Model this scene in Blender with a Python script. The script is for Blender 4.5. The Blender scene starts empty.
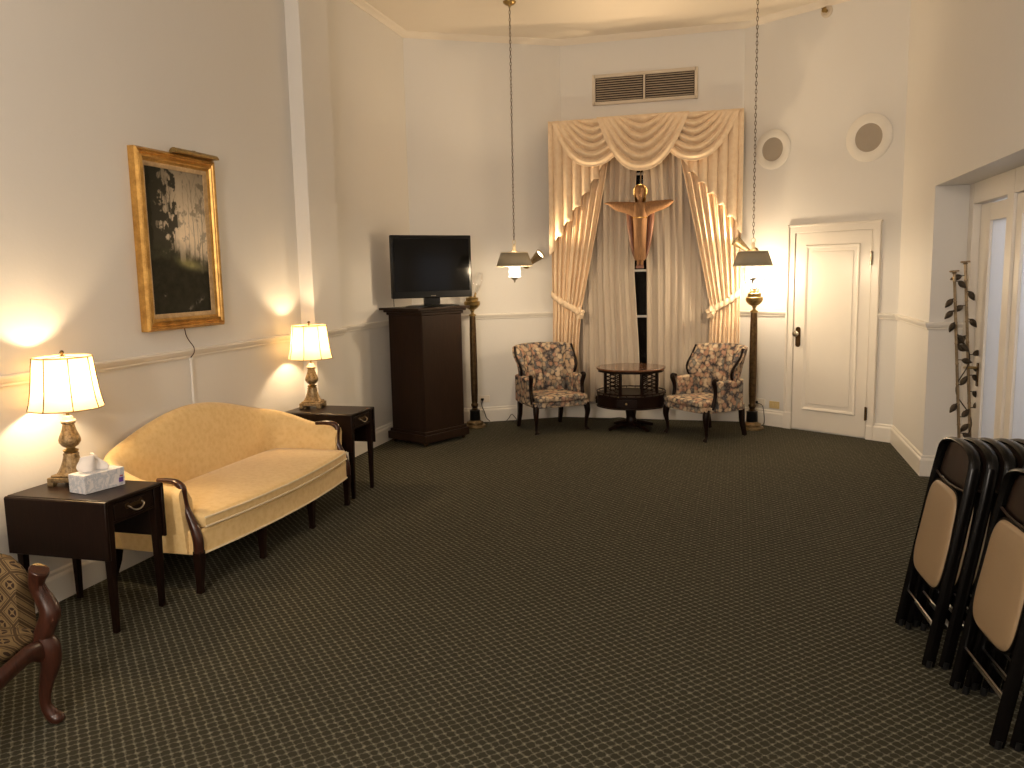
import bpy, bmesh, math, random
from mathutils import Vector, Matrix
random.seed(7)
PI = math.pi
S = bpy.context.scene
COL = S.collection
sin, cos = math.sin, math.cos

# ------------------------------------------------------------------ helpers
def smoothstep(a, b, x):
    t = max(0.0, min(1.0, (x - a) / (b - a)))
    return t * t * (3 - 2 * t)

def lerp(a, b, t):
    return a + (b - a) * t

def interp(tbl, x):
    if x <= tbl[0][0]:
        return tbl[0][1]
    for (x0, y0), (x1, y1) in zip(tbl, tbl[1:]):
        if x <= x1:
            return lerp(y0, y1, (x - x0) / (x1 - x0))
    return tbl[-1][1]

def spline(pts, n):
    """Catmull-Rom through pts, n samples per span."""
    P = [Vector(p) for p in pts]
    out = []
    for i in range(len(P) - 1):
        p0 = P[i - 1] if i > 0 else P[i] * 2 - P[i + 1]
        p1, p2 = P[i], P[i + 1]
        p3 = P[i + 2] if i + 2 < len(P) else P[i + 1] * 2 - P[i]
        for k in range(n):
            t = k / n
            out.append(0.5 * ((2 * p1) + (p2 - p0) * t + (2 * p0 - 5 * p1 + 4 * p2 - p3) * t * t + (3 * p1 - p0 - 3 * p2 + p3) * t ** 3))
    out.append(P[-1])
    return out

def spl1(vals, n):
    return [v.x for v in spline([(a, 0, 0) for a in vals], n)]

class MB:
    def __init__(s):
        s.v, s.f = [], []

    def add(s, vs, fs):
        o = len(s.v)
        s.v += [Vector(v) for v in vs]
        s.f += [tuple(i + o for i in f) for f in fs]
        return s

    def box(s, c, d, rz=0.0, taper=1.0, M=None):
        x, y, z = d[0] / 2, d[1] / 2, d[2] / 2
        t = taper
        vs = [Vector(p) for p in ((-x * t, -y * t, -z), (x * t, -y * t, -z), (x * t, y * t, -z), (-x * t, y * t, -z), (-x, -y, z), (x, -y, z), (x, y, z), (-x, y, z))]
        R = M if M is not None else Matrix.Rotation(rz, 3, 'Z')
        vs = [R @ p + Vector(c) for p in vs]
        return s.add(vs, [(3, 2, 1, 0), (4, 5, 6, 7), (0, 1, 5, 4), (1, 2, 6, 5), (2, 3, 7, 6), (3, 0, 4, 7)])

    def lathe(s, prof, n=24, c=(0, 0, 0), mod=None, cap=(True, True), M=None):
        vs, fs = [], []
        for (r, z) in prof:
            for k in range(n):
                a = 2 * PI * k / n
                rr = r * (mod(a, z) if mod else 1)
                p = Vector((rr * cos(a), rr * sin(a), z))
                if M is not None:
                    p = M @ p
                vs.append(p + Vector(c))
        m = len(prof)
        for i in range(m - 1):
            for k in range(n):
                k2 = (k + 1) % n
                fs.append((i * n + k, i * n + k2, (i + 1) * n + k2, (i + 1) * n + k))
        if cap[0]:
            fs.append(tuple(range(n))[::-1])
        if cap[1]:
            fs.append(tuple((m - 1) * n + k for k in range(n)))
        return s.add(vs, fs)

    def tube(s, pts, r, n=8, cap=True, sq=None, up=None, closed=False):
        """tube along pts; r float or list; sq=(a,b) cross-section scale; n==4 gives a square bar."""
        P = [Vector(p) for p in pts]
        m = len(P)
        R = r if isinstance(r, (list, tuple)) else [r] * m
        T = []
        for i in range(m):
            if closed:
                t = P[(i + 1) % m] - P[i - 1]
            else:
                t = P[min(i + 1, m - 1)] - P[max(i - 1, 0)]
            T.append(t.normalized())
        u = Vector(up) if up else (Vector((0, 0, 1)) if abs(T[0].z) < .9 else Vector((1, 0, 0)))
        u = (u - T[0] * u.dot(T[0])).normalized()
        vs, fs = [], []
        a0 = PI / 4 if n == 4 else 0
        k4 = math.sqrt(2) if n == 4 else 1
        sa, sb = sq or (1, 1)
        for i in range(m):
            u = (u - T[i] * u.dot(T[i])).normalized()
            w = T[i].cross(u)
            for k in range(n):
                a = a0 + 2 * PI * k / n
                vs.append(P[i] + (u * cos(a) * sa + w * sin(a) * sb) * R[i] * k4)
        for i in range(m if closed else m - 1):
            i2 = (i + 1) % m
            for k in range(n):
                k2 = (k + 1) % n
                fs.append((i * n + k, i * n + k2, i2 * n + k2, i2 * n + k))
        if cap and not closed:
            fs.append(tuple(range(n))[::-1])
            fs.append(tuple((m - 1) * n + k for k in range(n)))
        return s.add(vs, fs)

    def loft(s, rings, cap=True, closed=True):
        n = len(rings[0])
        vs = [p for r in rings for p in r]
        fs = []
        for i in range(len(rings) - 1):
            for k in range(n if closed else n - 1):
                k2 = (k + 1) % n
                fs.append((i * n + k, i * n + k2, (i + 1) * n + k2, (i + 1) * n + k))
        if cap:
            fs.append(tuple(range(n))[::-1])
            fs.append(tuple((len(rings) - 1) * n + k for k in range(n)))
        return s.add(vs, fs)

    def grid(s, nu, nv, fn):
        vs = [fn(i / nu, j / nv) for j in range(nv + 1) for i in range(nu + 1)]
        w = nu + 1
        fs = [(j * w + i, j * w + i + 1, (j + 1) * w + i + 1, (j + 1) * w + i) for j in range(nv) for i in range(nu)]
        return s.add(vs, fs)

    def prism(s, poly, z0, z1):
        return s.loft([[(x, y, z0) for x, y in poly], [(x, y, z1) for x, y in poly]])

    def xf(s, M):
        s.v = [M @ p for p in s.v]
        return s

    def build(s, name, mat, parent=None, smooth=35, bevel=0, seg=2, solid=0, soff=0, sub=0, kind=None, label=None):
        me = bpy.data.meshes.new(name)
        me.from_pydata([tuple(p) for p in s.v], [], s.f)
        bm = bmesh.new()
        bm.from_mesh(me)
        bmesh.ops.recalc_face_normals(bm, faces=bm.faces)
        bm.to_mesh(me)
        bm.free()
        me.materials.append(mat)
        if smooth:
            for p in me.polygons:
                p.use_smooth = True
            if smooth < 180:
                me.set_sharp_from_angle(angle=math.radians(smooth))
        o = bpy.data.objects.new(name, me)
        COL.objects.link(o)
        if parent:
            o.parent = parent
        if solid:
            m = o.modifiers.new('solid', 'SOLIDIFY')
            m.thickness = solid
            m.offset = soff
        if bevel:
            m = o.modifiers.new('bevel', 'BEVEL')
            m.width = bevel
            m.segments = seg
            m.limit_method = 'ANGLE'
            m.angle_limit = math.radians(40)
        if sub:
            m = o.modifiers.new('sub', 'SUBSURF')
            m.levels = m.render_levels = sub
        if kind:
            o['kind'] = kind
        if label:
            o['label'] = label
        return o

def thing(name, label, cat, loc=(0, 0, 0), rz=0, group=None):
    o = bpy.data.objects.new(name, None)
    COL.objects.link(o)
    o.empty_display_size = .1
    o.location = loc
    o.rotation_euler = (0, 0, rz)
    return tag(o, label, cat, group)

def tag(o, label, cat, group=None):
    o['label'] = label
    o['category'] = cat
    if group:
        o['group'] = group
    return o

def dup(root, loc, rz, label, group=None):
    def cp(o, par):
        c = o.copy()
        COL.objects.link(c)
        c.parent = par
        for ch in list(o.children):
            cp(ch, c)
        return c
    r = cp(root, None)
    r.location = loc
    r.rotation_euler = (0, 0, rz)
    r['label'] = label
    if group:
        r['group'] = group
    return r

# ------------------------------------------------------------------ materials
class NT:
    def __init__(s, name):
        s.m = bpy.data.materials.new(name)
        s.m.use_nodes = True
        s.t = s.m.node_tree
        s.t.nodes.clear()
        s.out = s.t.nodes.new('ShaderNodeOutputMaterial')

    def n(s, typ, **kw):
        nd = s.t.nodes.new('ShaderNode' + typ)
        for k, v in kw.items():
            if k.startswith('_'):
                setattr(nd, k[1:], v)
            else:
                key = int(k[1:]) if k[0] == 'i' and k[1:].isdigit() else k.replace('__', ' ')
                if hasattr(v, 'is_output'):
                    s.t.links.new(v, nd.inputs[key])
                else:
                    nd.inputs[key].default_value = v
        return nd

    def math(s, op, a, b=None, c=None, clamp=False):
        nd = s.t.nodes.new('ShaderNodeMath')
        nd.operation = op
        nd.use_clamp = clamp
        for i, v in enumerate((a, b, c)):
            if v is None:
                continue
            if hasattr(v, 'is_output'):
                s.t.links.new(v, nd.inputs[i])
            else:
                nd.inputs[i].default_value = v
        return nd.outputs[0]

    def mix(s, f, a, b, mode='MIX'):
        nd = s.t.nodes.new('ShaderNodeMix')
        nd.data_type = 'RGBA'
        nd.blend_type = mode
        for i, v in ((0, f), (6, a), (7, b)):
            if hasattr(v, 'is_output'):
                s.t.links.new(v, nd.inputs[i])
            else:
                nd.inputs[i].default_value = v if i == 0 else (*v[:3], 1)
        return nd.outputs[2]

    def ramp(s, f, stops, interp='LINEAR'):
        nd = s.t.nodes.new('ShaderNodeValToRGB')
        e = nd.color_ramp.elements
        nd.color_ramp.interpolation = interp
        while len(e) < len(stops):
            e.new(.5)
        for k, (p, c) in enumerate(stops):
            e[k].position = p
            e[k].color = (*c, 1) if len(c) == 3 else c
        s.t.links.new(f, nd.inputs[0])
        return nd.outputs[0]

    def coord(s, which='Object', scale=None, rot=None):
        c = s.n('TexCoord').outputs[which]
        if scale or rot:
            mp = s.n('Mapping', Vector=c)
            if scale:
                mp.inputs['Scale'].default_value = scale
            if rot:
                mp.inputs['Rotation'].default_value = rot
            c = mp.outputs[0]
        return c

    def noise(s, vec, scale, detail=3, rough=.5, dist=0):
        nd = s.n('TexNoise', Vector=vec, Scale=scale, Detail=detail, Roughness=rough, Distortion=dist)
        return nd.outputs['Fac']

    def bump(s, h, strength=.2, dist=.01):
        return s.n('Bump', Height=h, Strength=strength, Distance=dist).outputs[0]

    def pbsdf(s, col, rough=.5, metal=0, spec=.5, normal=None, **kw):
        b = s.n('BsdfPrincipled')
        for k, v in (('Base Color', col), ('Roughness', rough), ('Metallic', metal), ('Specular IOR Level', spec), *((a.replace('__', ' '), c) for a, c in kw.items())):
            if hasattr(v, 'is_output'):
                s.t.links.new(v, b.inputs[k])
            else:
                b.inputs[k].default_value = (*v[:3], 1) if isinstance(v, (tuple, list)) else v
        if normal is not None:
            s.t.links.new(normal, b.inputs['Normal'])
        return b.outputs[0]

    def fin(s, sh):
        s.t.links.new(sh, s.out.inputs['Surface'])
        return s.m

def M_plain(name, col, rough=.5, metal=0, spec=.5, var=.08, scale=8, bump=0, bscale=60):
    t = NT(name)
    c = t.coord()
    f = t.noise(c, scale)
    lo = tuple(x * (1 - var) for x in col)
    hi = tuple(min(1, x * (1 + var)) for x in col)
    cc = t.mix(f, lo, hi)
    nm = t.bump(t.noise(c, bscale, 4), bump, .005) if bump else None
    return t.fin(t.pbsdf(cc, rough, metal, spec, nm))

def M_wood(name, dark, light, rough=.3, scale=(14, 14, 1.2), axis_noise=6, spec=.5, coat=0.0):
    t = NT(name)
    c = t.coord(scale=scale)
    f = t.noise(c, axis_noise, 5, .6, .6)
    cc = t.ramp(f, [(.3, dark), (.7, light)])
    return t.fin(t.pbsdf(cc, rough, 0, spec, t.bump(f, .08, .003), Coat__Weight=coat, Coat__Roughness=.15))

def M_wall(name, col, rough=.55):
    t = NT(name)
    c = t.coord()
    f = t.noise(c, 1.3, 4, .6)
    cc = t.mix(f, tuple(x * .965 for x in col), col)
    cc = t.mix(t.math('MULTIPLY', t.noise(t.coord(scale=(1, 1, .25)), 9, 5, .7), .12), cc, tuple(x * .8 for x in col))
    return t.fin(t.pbsdf(cc, rough, 0, .3, t.bump(t.noise(c, 45, 4), .10, .006)))

CARP = .0345
def M_carpet():
    t = NT('carpet_lattice')
    c = t.coord()
    wob = t.n('TexNoise', Vector=c, Scale=70, Detail=3)
    c2 = t.n('VectorMath', _operation='MULTIPLY_ADD', i0=wob.outputs['Color'], i1=(.022, .022, 0), i2=c).outputs[0]
    mp = t.n('Mapping', Vector=c2)
    mp.inputs['Rotation'].default_value = (0, 0, PI / 4)
    mp.inputs['Scale'].default_value = (PI / CARP, PI / CARP, 1)
    sx = t.n('SeparateXYZ', Vector=mp.outputs[0])
    su, sv = t.math('SINE', sx.outputs[0]), t.math('SINE', sx.outputs[1])
    cell = t.math('MULTIPLY', su, sv)                       # sign alternates from cell to cell
    ab = t.math('ABSOLUTE', cell)
    th = t.math('MULTIPLY_ADD', t.math('SIGN', cell), -.07, .19)
    line = t.n('MapRange', Value=t.math('SUBTRACT', ab, th), i1=-.14, i2=.16, i3=1.0, i4=0.0).outputs[0]
    node = t.n('MapRange', Value=t.math('ADD', t.math('ABSOLUTE', su), t.math('ABSOLUTE', sv)), i1=.12, i2=.75, i3=1.0, i4=0.0).outputs[0]
    fibre = t.noise(c, 420, 3, .7)
    big = t.noise(c, 1.1, 3)
    m = t.math('MULTIPLY', t.math('MULTIPLY_ADD', node, .62, t.math('MULTIPLY', line, .40)), t.math('MULTIPLY_ADD', fibre, 2.2, -.15), clamp=True)
    base = t.mix(big, (.0285, .0272, .0172), (.0380, .0352, .0225))
    base = t.mix(t.math('MULTIPLY', fibre, .6), base, (.036, .033, .023))
    cc = t.mix(m, base, (.215, .205, .155))
    nm = t.bump(t.math('ADD', t.math('MULTIPLY', fibre, .7), m), .5, .006)
    return t.fin(t.pbsdf(cc, .95, 0, .1, nm))

def M_gold_fabric(name, col, dark, scale=30, sheen=.3):
    t = NT(name)
    c = t.coord()
    v = t.n('TexVoronoi', Vector=c, Scale=scale, _feature='SMOOTH_F1').outputs['Distance']
    f = t.math('MULTIPLY_ADD', t.noise(c, scale * 1.5, 3, .6, 1.5), .6, t.math('MULTIPLY', v, .5))
    cc = t.ramp(f, [(.35, dark), (.62, col)])
    nm = t.bump(t.noise(c, 350, 2), .15, .002)
    return t.fin(t.pbsdf(cc, .75, 0, .25, nm, Sheen__Weight=sheen, Sheen__Roughness=.4))

def M_floral():
    t = NT('floral_upholstery')
    c = t.coord()
    wob = t.n('TexNoise', Vector=c, Scale=18, Detail=2)
    c2 = t.n('VectorMath', _operation='MULTIPLY_ADD', i0=wob.outputs['Color'], i1=(.05, .05, .05), i2=c).outputs[0]
    vo = t.n('TexVoronoi', Vector=c2, Scale=23)
    rnd = t.n('SeparateColor', Color=vo.outputs['Color']).outputs[0]
    pal = t.ramp(rnd, [(0, (.47, .335, .22)), (.2, (.40, .235, .16)), (.40, (.53, .42, .29)), (.62, (.12, .115, .115)), (.7, (.37, .28, .20)), (.88, (.20, .19, .165))], 'CONSTANT')
    d = vo.outputs['Distance']
    ring = t.ramp(d, [(.40, (0, 0, 0)), (.78, (1, 1, 1))])
    cc = t.mix(ring, pal, (.05, .042, .045))
    v2 = t.n('TexVoronoi', Vector=c2, Scale=55)
    spk = t.ramp(v2.outputs['Distance'], [(.22, (1, 1, 1)), (.34, (0, 0, 0))])
    cc = t.mix(t.math('MULTIPLY', spk, .45), cc, (.45, .33, .24))
    return t.fin(t.pbsdf(cc, .85, 0, .2, t.bump(t.noise(c, 300, 2), .1, .002)))

def M_damask():
    t = NT('brown_gold_lattice_fabric')
    c = t.coord(scale=(1, 1, 1))
    sep = t.n('SeparateXYZ', Vector=c)
    u = t.math('ADD', t.math('ADD', sep.outputs[0], sep.outputs[1]), sep.outputs[2])
    w = t.math('SUBTRACT', t.math('SUBTRACT', sep.outputs[1], sep.outputs[0]), sep.outputs[2])
    k = 1 / .105
    a = t.math('PINGPONG', t.math('MULTIPLY', u, k), .5)
    b = t.math('PINGPONG', t.math('MULTIPLY', w, k), .5)
    ln = t.n('MapRange', Value=t.math('MINIMUM', a, b), i1=.05, i2=.075, i3=1.0, i4=0.0).outputs[0]
    ln2 = t.n('MapRange', Value=t.math('ABSOLUTE', t.math('SUBTRACT', t.math('MINIMUM', a, b), .13)), i1=.015, i2=.03, i3=1.0, i4=0.0).outputs[0]
    # four-petal flower in every cell
    aa = t.math('SUBTRACT', .5, a)
    bb = t.math('SUBTRACT', .5, b)
    pet = t.math('MULTIPLY', aa, bb)
    rr = t.math('SQRT', t.math('ADD', t.math('MULTIPLY', aa, aa), t.math('MULTIPLY', bb, bb)))
    fl = t.math('MULTIPLY', t.math('LESS_THAN', rr, .25), t.math('GREATER_THAN', pet, .004))
    base = t.mix(t.noise(c, 120, 3), (.13, .085, .038), (.19, .13, .06))
    cc = t.mix(t.math('MAXIMUM', ln, ln2), base, (.055, .033, .015))
    cc = t.mix(fl, cc, (.028, .015, .009))
    return t.fin(t.pbsdf(cc, .85, 0, .2, t.bump(t.noise(c, 260, 2), .15, .002)))

def M_brass(name, a, b, rough=.3, metal=.9, scale=25):
    t = NT(name)
    f = t.noise(t.coord(), scale, 4, .7)
    return t.fin(t.pbsdf(t.ramp(f, [(.35, a), (.65, b)]), rough, metal, .5))

def M_shade(name, col, trans=.6):
    t = NT(name)
    f = t.noise(t.coord(scale=(1, 1, .2)), 160, 3)
    cc = t.mix(f, tuple(x * .93 for x in col), col)
    d = t.n('BsdfDiffuse', Color=cc)
    tr = t.n('BsdfTranslucent', Color=cc)
    mx = t.n('MixShader', Fac=trans)
    t.t.links.new(d.outputs[0], mx.inputs[1])
    t.t.links.new(tr.outputs[0], mx.inputs[2])
    return t.fin(mx.outputs[0])

def M_glass(name, tint=(1, 1, 1), gloss=.18, extra=None):
    t = NT(name)
    lw = t.n('LayerWeight', Blend=.35).outputs['Facing']
    fac = t.math('MULTIPLY_ADD', lw, .55, gloss * .3, clamp=True)
    tr = t.n('BsdfTransparent', Color=(*tint, 1))
    gl = t.n('BsdfGlossy', Color=(1, 1, 1, 1), Roughness=.05)
    mx = t.n('MixShader', Fac=fac)
    t.t.links.new(tr.outputs[0], mx.inputs[1])
    t.t.links.new(gl.outputs[0], mx.inputs[2])
    return t.fin(mx.outputs[0])

def M_frost(name, col, through=.5, dif=.5):
    t = NT(name)
    f = t.noise(t.coord(), 30, 2)
    cc = t.mix(f, tuple(x * .95 for x in col), col)
    tr = t.n('BsdfTransparent', Color=(*col, 1))
    d = t.n('BsdfDiffuse', Color=cc)
    tl = t.n('BsdfTranslucent', Color=cc)
    m1 = t.n('MixShader', Fac=dif)
    t.t.links.new(d.outputs[0], m1.inputs[1])
    t.t.links.new(tl.outputs[0], m1.inputs[2])
    m2 = t.n('MixShader', Fac=1 - through)
    t.t.links.new(tr.outputs[0], m2.inputs[1])
    t.t.links.new(m1.outputs[0], m2.inputs[2])
    return t.fin(m2.outputs[0])

def M_lit(name, col, strength, through=0.0):
    t = NT(name)
    f = t.noise(t.coord(), 20, 2)
    e = t.n('Emission', Color=t.mix(f, tuple(x * .97 for x in col), col), Strength=strength)
    if not through:
        return t.fin(e.outputs[0])
    tr = t.n('BsdfTransparent', Color=(1, 1, 1, 1))
    mx = t.n('MixShader', Fac=1 - through)
    t.t.links.new(tr.outputs[0], mx.inputs[1])
    t.t.links.new(e.outputs[0], mx.inputs[2])
    return t.fin(mx.outputs[0])

MAT = dict(
    wall=M_wall('wall_paint', (.72, .695, .655)),
    ceil=M_wall('ceiling_paint', (.76, .68, .57)),
    trim=M_plain('trim_paint', (.74, .70, .635), .35, var=.02),
    door=M_plain('door_paint', (.75, .70, .625), .32, var=.02),
    carpet=M_carpet(),
    sofa=M_gold_fabric('gold_damask', (.765, .555, .265), (.70, .485, .215), 34),
    welt=M_plain('cream_welt', (.72, .60, .40), .7),
    drape=M_gold_fabric('apricot_drape', (.84, .66, .46), (.79, .60, .40), 20, .3),
    sheer=M_shade('sheer_cloth', (.57, .485, .39), .12),
    mahog=M_wood('dark_mahogany', (.007, .0030, .0020), (.014, .006, .0035), .34, spec=.13, coat=.03),
    mahog2=M_wood('red_mahogany', (.026, .0085, .005), (.058, .018, .010), .28, spec=.35, coat=.2),
    walnut=M_wood('cabinet_walnut', (.012, .0065, .0042), (.028, .0145, .0085), .42, (30, 30, .8), spec=.12),
    floral=M_floral(),
    damask=M_damask(),
    brass=M_brass('aged_brass', (.24, .16, .06), (.42, .30, .12), .32),
    dullbrass=M_brass('dull_brass', (.11, .075, .035), (.22, .15, .07), .5, .6),
    tabletop=M_wood('polished_table_top', (.075, .030, .014), (.16, .07, .032), .14, spec=.6, coat=.3),
    bronze=M_brass('dark_bronze', (.06, .035, .015), (.13, .08, .035), .35),
    antique=M_brass('antique_gold_lamp', (.11, .07, .03), (.32, .23, .12), .42, .55, 55),
    cream=M_plain('cream_porcelain', (.70, .60, .42), .35),
    gilt=M_brass('gilt_frame', (.36, .19, .045), (.62, .36, .10), .36, .65, 14),
    giltin=M_brass('gilt_liner', (.38, .25, .12), (.52, .36, .19), .5, .3, 30),
    black=M_plain('black_plastic', (.006, .006, .006), .3, spec=.3),
    screen=M_plain('black_screen', (.003, .003, .003), .11, spec=.28, var=.02),
    blackmetal=M_plain('black_metal', (.0022, .0018, .0016), .24, 0, spec=.16, var=.1),
    brownmetal=M_plain('brown_enamel_steel', (.028, .017, .012), .3, .1, spec=.3),
    vinyl=M_plain('tan_vinyl', (.26, .178, .100), .5, var=.05, bump=.1, bscale=200),
    chrome=M_plain('steel_rod', (.30, .29, .27), .3, 1.0),
    lampshade=M_shade('lamp_shade_silk', (.92, .74, .42), .42),
    taupe=M_plain('taupe_metal_shade', (.33, .285, .205), .45, .0, bump=.05),
    shadein=M_plain('white_shade_lining', (.8, .76, .66), .5),
    glass=M_glass('clear_glass', gloss=.5),
    pane=M_glass('window_glass', (1, .93, .84), .0),
    frost=M_frost('frosted_glass', (.74, .74, .74), .2, .5),
    litglass=M_lit('lit_glass_jar', (1, .93, .80), 4, .5),
    bulb=M_lit('lit_bulb', (1, .86, .62), 30, .8),
    spotface=M_lit('lit_spot_lens', (1, .88, .66), 9),
    grille=M_plain('dark_vent_void', (.03, .02, .015), .7),
    ventpaint=M_plain('vent_cream_metal', (.60, .52, .41), .45),
    louvre=M_plain('louvre_metal', (.50, .42, .33), .45),
    speaker=M_plain('speaker_cloth', (.36, .31, .25), .9, bump=.5, bscale=220),
    spkring=M_plain('speaker_ring', (.74, .70, .63), .45),
    carved=M_wood('carved_oak', (.17, .080, .030), (.33, .17, .070), .75, (20, 20, 2)),
    cape=M_wood('carved_dark_wood', (.11, .038, .017), (.22, .08, .035), .45, (20, 20, 2)),
    goldleaf=M_brass('gold_leaf', (.62, .36, .10), (.85, .56, .20), .22, .9),
    silver=M_brass('bail_pull', (.25, .22, .17), (.45, .40, .32), .3, .9),
    tissue=M_plain('tissue_paper', (.82, .76, .70), .8, bump=.2),
    ivory=M_plain('ivory_plastic', (.60, .46, .22), .4),
    white=M_plain('white_plastic', (.70, .64, .55), .4),
    vine=M_brass('patinated_metal', (.030, .022, .014), (.085, .06, .035), .5, .6),
    polebronze=M_brass('weathered_brass_pole', (.24, .17, .10), (.40, .30, .18), .4, .7),
    corridor=M_wall('corridor_paint', (.74, .74, .74)),
)

# tissue box print
def M_tbox():
    t = NT('tissue_box_print')
    c = t.coord()
    f = t.noise(c, 22, 4, .6, .8)
    cc = t.ramp(f, [(.42, (.62, .60, .60)), (.52, (.40, .43, .48)), (.60, (.66, .63, .62))])
    return t.fin(t.pbsdf(cc, .45, 0, .4))
MAT['tbox'] = M_tbox()
MAT['violet'] = M_plain('violet_ink', (.10, .045, .26), .5)
MAT['redink'] = M_plain('red_ink', (.35, .06, .10), .5)

# ------------------------------------------------------------------ room
XL, XR, YB = -3.357, 1.397, 9.059
LA, AB, BC, CR = (XL, 8.213), (-1.897, YB), (.02, YB), (XR, 8.163)
HC = 4.09
YF = -3.2
OPY0, OPY1, OPZ, RX = 3.95, 6.87, 2.205, 1.63   # opening in the right wall, its recess plane

def slab(mb, p, q, z0, z1, th=.14, ext0=0, ext1=0):
    """wall slab from p to q (room on the right-hand side when walking p->q is negative); thickness outward = left of p->q"""
    p, q = Vector(p), Vector(q)
    d = (q - p).normalized()
    n = Vector((-d.y, d.x))
    a, b = p - d * ext0, q + d * ext1
    poly = [a, b, b + n * th, a + n * th]
    mb.prism([(v.x, v.y) for v in poly], z0, z1)

def structure(name, mb, mat, **kw):
    return mb.build(name, mat, kind='structure', **kw)

# walking clockwise seen from above with the room on the right: left wall goes +y
m = MB(); slab(m, (XL, YF), LA, 0, HC, ext1=.05); structure('wall_left', m, MAT['wall'])
m = MB(); m.box((XL + .06 - .005, 6.11, HC / 2), (.13, .46, HC)); structure('wall_left_pilaster', m, MAT['wall'], bevel=.006)
m = MB(); slab(m, LA, AB, 0, HC, ext0=.0, ext1=.05); structure('wall_back_left', m, MAT['wall'])
WX0, WX1, WZ0, WZ1 = -1.56, -.42, .42, 2.95
m = MB()
slab(m, AB, (WX0, YB), 0, HC); slab(m, (WX1, YB), BC, 0, HC)
slab(m, (WX0, YB), (WX1, YB), 0, WZ0); slab(m, (WX0, YB), (WX1, YB), WZ1, HC)
structure('wall_back', m, MAT['wall'])
m = MB(); slab(m, BC, CR, 0, HC, ext0=.0, ext1=.05); structure('wall_back_right', m, MAT['wall'])
m = MB()
m.box((XR + .12, (CR[1] + OPY1) / 2 + .05, HC / 2), (.24, CR[1] - OPY1 + .1, HC))
m.box((XR + .12, (OPY0 + OPY1) / 2, (OPZ + HC) / 2), (.24, OPY1 - OPY0, HC - OPZ))
m.box((XR + .12, (OPY0 + YF) / 2, HC / 2), (.24, OPY0 - YF, HC))
structure('wall_right', m, MAT['wall'])
m = MB(); m.box(((XL + XR) / 2, YF - .07, HC / 2), (XR - XL + .6, .14, HC)); structure('wall_front', m, MAT['wall'])
m = MB(); m.box((-.3, 3.1, -.05), (7.6, 13, .1)); structure('floor', m, MAT['carpet'])
m = MB(); m.box((-.3, 3.1, HC + .05), (7.6, 13, .1)); structure('ceiling', m, MAT['ceil'])

def moulding(pts, prof, closed=False):
    """sweep profile [(offset into room, z)] along plan polyline, room on the right of travel, mitred"""
    P = [Vector(p) for p in pts]
    rings = []
    for i in range(len(P)):
        d0 = (P[i] - P[i - 1]).normalized() if i > 0 else (P[1] - P[0]).normalized()
        d1 = (P[i + 1] - P[i]).normalized() if i < len(P) - 1 else d0
        n0, n1 = Vector((d0.y, -d0.x)), Vector((d1.y, -d1.x))
        b = (n0 + n1)
        b = b / max(.2, b.dot(n0))
        rings.append([(P[i].x + b.x * o, P[i].y + b.y * o, z) for o, z in prof])
    return MB().loft(rings)

BASEP = [(-.004, 0.0), (.022, 0), (.022, .125), (.018, .135), (.011, .142), (.011, .156), (.004, .165), (-.004, .165)]
RAILP = [(-.004, 1.135), (.010, 1.135), (.014, 1.142), (.014, 1.150), (.022, 1.160), (.030, 1.178), (.030, 1.188), (.022, 1.193), (-.004, 1.193)]
CROWNP = [(-.004, 4.035), (.010, 4.035), (.014, 4.046), (.028, 4.062), (.050, 4.074), (.055, 4.082), (.06, HC + .004), (-.004, HC + .004)]
PX = XL + .12
left_path = [(XL, YF), (XL, 5.88), (PX, 5.88), (PX, 6.34), (XL, 6.34), LA]
right_pier = [CR, (XR, OPY1), (RX, OPY1)]
Dd = (Vector(CR) - Vector(BC)).normalized()
Cn = Vector((Dd.y, -Dd.x))      # into the room
def onC(s, off=0):
    v = Vector(BC) + Dd * s + Cn * off
    return (v.x, v.y)
# door position on the back-right wall (distance along it)
def sC(x):
    return (x - BC[0]) / Dd.x
D0, D1 = sC(.545), sC(1.187)
K0, K1 = sC(.475), sC(1.255)
for nm, pth in (('left', left_path), ('back_left', [LA, AB]), ('back', [AB, BC]), ('right', right_pier)):
    structure('baseboard_' + nm, moulding(pth, BASEP), MAT['trim'], smooth=0)
m = moulding([BC, onC(K0)], BASEP)
m2 = moulding([onC(D1 + .01), CR], [(o + .012, z) for o, z in BASEP]); m.add(m2.v, m2.f)
structure('baseboard_back_right', m, MAT['trim'], smooth=0)
k = 0
for pth in (left_path, [LA, AB], [AB, (-1.78, YB)], [(-.2, YB), BC], [BC, onC(K0)], [onC(K1), CR], right_pier):
    k += 1
    structure('trim_%d' % k, moulding(pth, RAILP), MAT['trim'], smooth=0)
for pth in ([(XL, YF), (XL, 5.88), (PX, 5.88), (PX, 6.34), (XL, 6.34), LA, AB, BC, CR, (XR, YF)],):
    k += 1
    structure('trim_%d' % k, moulding(pth, CROWNP), MAT['ceil'], smooth=60)
# cord raceway on the left wall
m = MB(); m.box((XL + .008, 4.475, .65), (.014, .020, .97)); m.box((XL + .011, 4.475, 1.128), (.024, .03, .014))
k += 1
structure('trim_%d' % k, m, MAT['wall'], bevel=.002)
m = MB(); m.box((XL + .03, 3.05, .09), (.016, .02, .18)); k += 1
structure('trim_%d' % k, m, MAT['trim'])

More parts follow.
